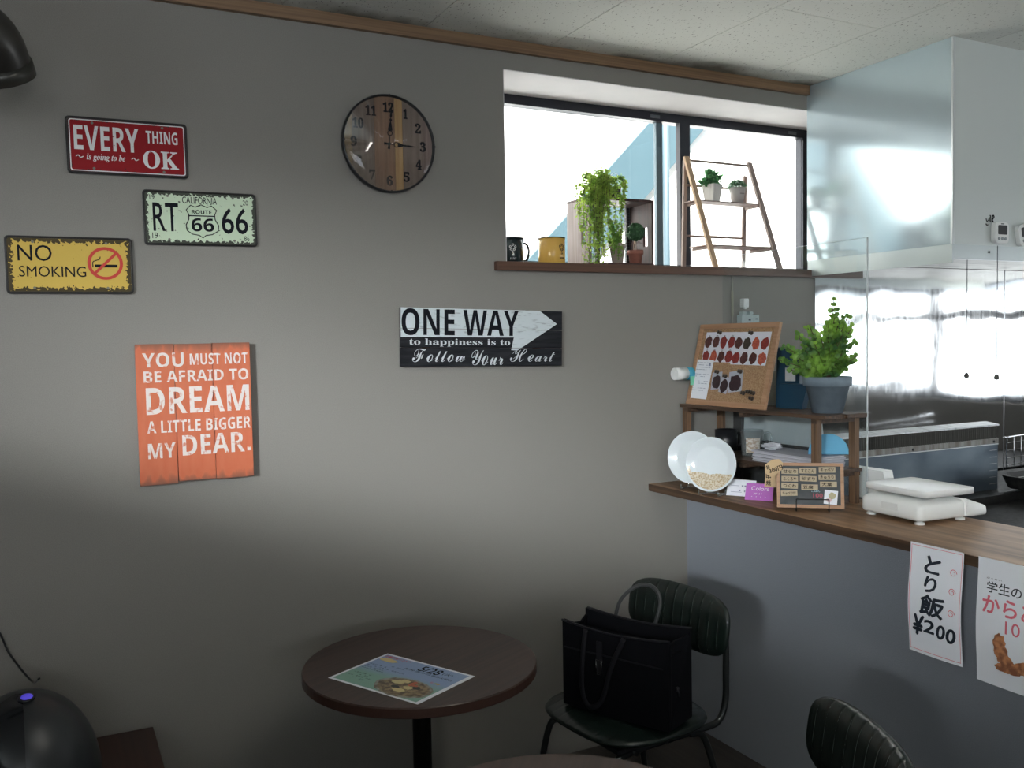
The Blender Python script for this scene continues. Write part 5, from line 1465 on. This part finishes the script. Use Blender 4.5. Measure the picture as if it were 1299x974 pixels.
bm = newbm(); tube(bm, [(.119, -.015, .112), (.137, -.015, .112), (.137, -.015, .152), (.119, -.015, .152)], .0009, 5, closed=True); obj('lock_buckle', bm, CHROME, t)
obj('lock_plate', B(.121, .135, -.0148, -.0096, .114, .150), mat('gunmetal', (.05, .05, .055), .3, .8), t)
bm = newbm(); cyl(bm, (BLn - .001, D_ * .35, .10), (BLn + .003, D_ * .35, .10), .006, 10); tube(bm, [(BLn + .003, D_ * .35, .098), (BLn + .004, D_ * .38, .080)], .002, 6); obj('side_rivet', bm, mat('gunmetal', (.05, .05, .055), .3, .8), t)

# ================================================================== LOW BENCH AND BLACK DOMED APPLIANCE (bottom left)
t = thing('low_bench', 'low dark reddish-brown wooden bench against the wall at bottom left', 'bench', (0, 0, 0))
BEN = wood('bench_wood', (.055, .022, .015), (.030, .014, .010), 'y', .35, 8, 50)
obj('top', B(-.75, .224, 2.05, 2.655, .375, .400, bev=.002), BEN, t)
for x in (-.70, .185):
    for y in (2.09, 2.61): obj('leg', B(x - .02, x + .02, y - .02, y + .02, 0, .3748), BEN, t)
obj('apron', B(-.70, .185, 2.085, 2.10, .32, .3748), BEN, t)
t = thing('domed_appliance', 'glossy black domed appliance with a small blue light on top, on the low bench', 'appliance', (-.078, 2.34, .4005))
prof = [(0, 0), (.145, 0), (.158, .02)] + [(.160 * math.cos(q), .045 + .218 * math.sin(q)) for q in [PI / 2 * i / 16 for i in range(0, 17)]]
prof[-1] = (0, .263)
bm = newbm(); lathe(bm, prof, 64); obj('shell', bm, mat('dome_black', (.020, .023, .025), .38, 0, None), t)
prof2 = [(.162 * math.cos(q), .045 + .220 * math.sin(q)) for q in [PI / 2 * i / 16 for i in range(0, 16)]]
bm = newbm(); lathe(bm, prof2, 20, None, True, 0, math.radians(-150), math.radians(-88)); obj('gloss_panel', bm, mat('dome_gloss', (.006, .007, .009), .12), t, False)
bm = newbm(); lathe(bm, [(0, 0), (.019, 0), (.017, .003), (0, .004)], 20, T(.008, -.035, .2585) @ RX(.20)); obj('indicator_bezel', bm, BLACKP, t)
bm = newbm(); lathe(bm, [(0, 0), (.013, 0), (.011, .0022), (0, .003)], 20, T(.009, -.036, .2615) @ RX(.20)); obj('indicator_light', bm, mat('blue_led', (.1, .08, .5), .4, emit=((.10, .07, .75), .45)), t)
for lab, pts in (('thin black cord running from the wall down to the domed appliance, right one', [(-.17, 2.690, .78), (-.135, 2.685, .71), (-.115, 2.680, .655), (-.065, 2.60, .60), (-.045, 2.44, .655)]), ('thin black cord looping down at the left edge behind the domed appliance', [(-.20, 2.690, .70), (-.155, 2.685, .58), (-.142, 2.66, .50), (-.14, 2.60, .404)])):
    bm = newbm(); tube(bm, pts, .0028, 6, sm=6); tag(obj('black_cable', bm, BLACKP), lab, 'cord', 'cords at the bottom left')
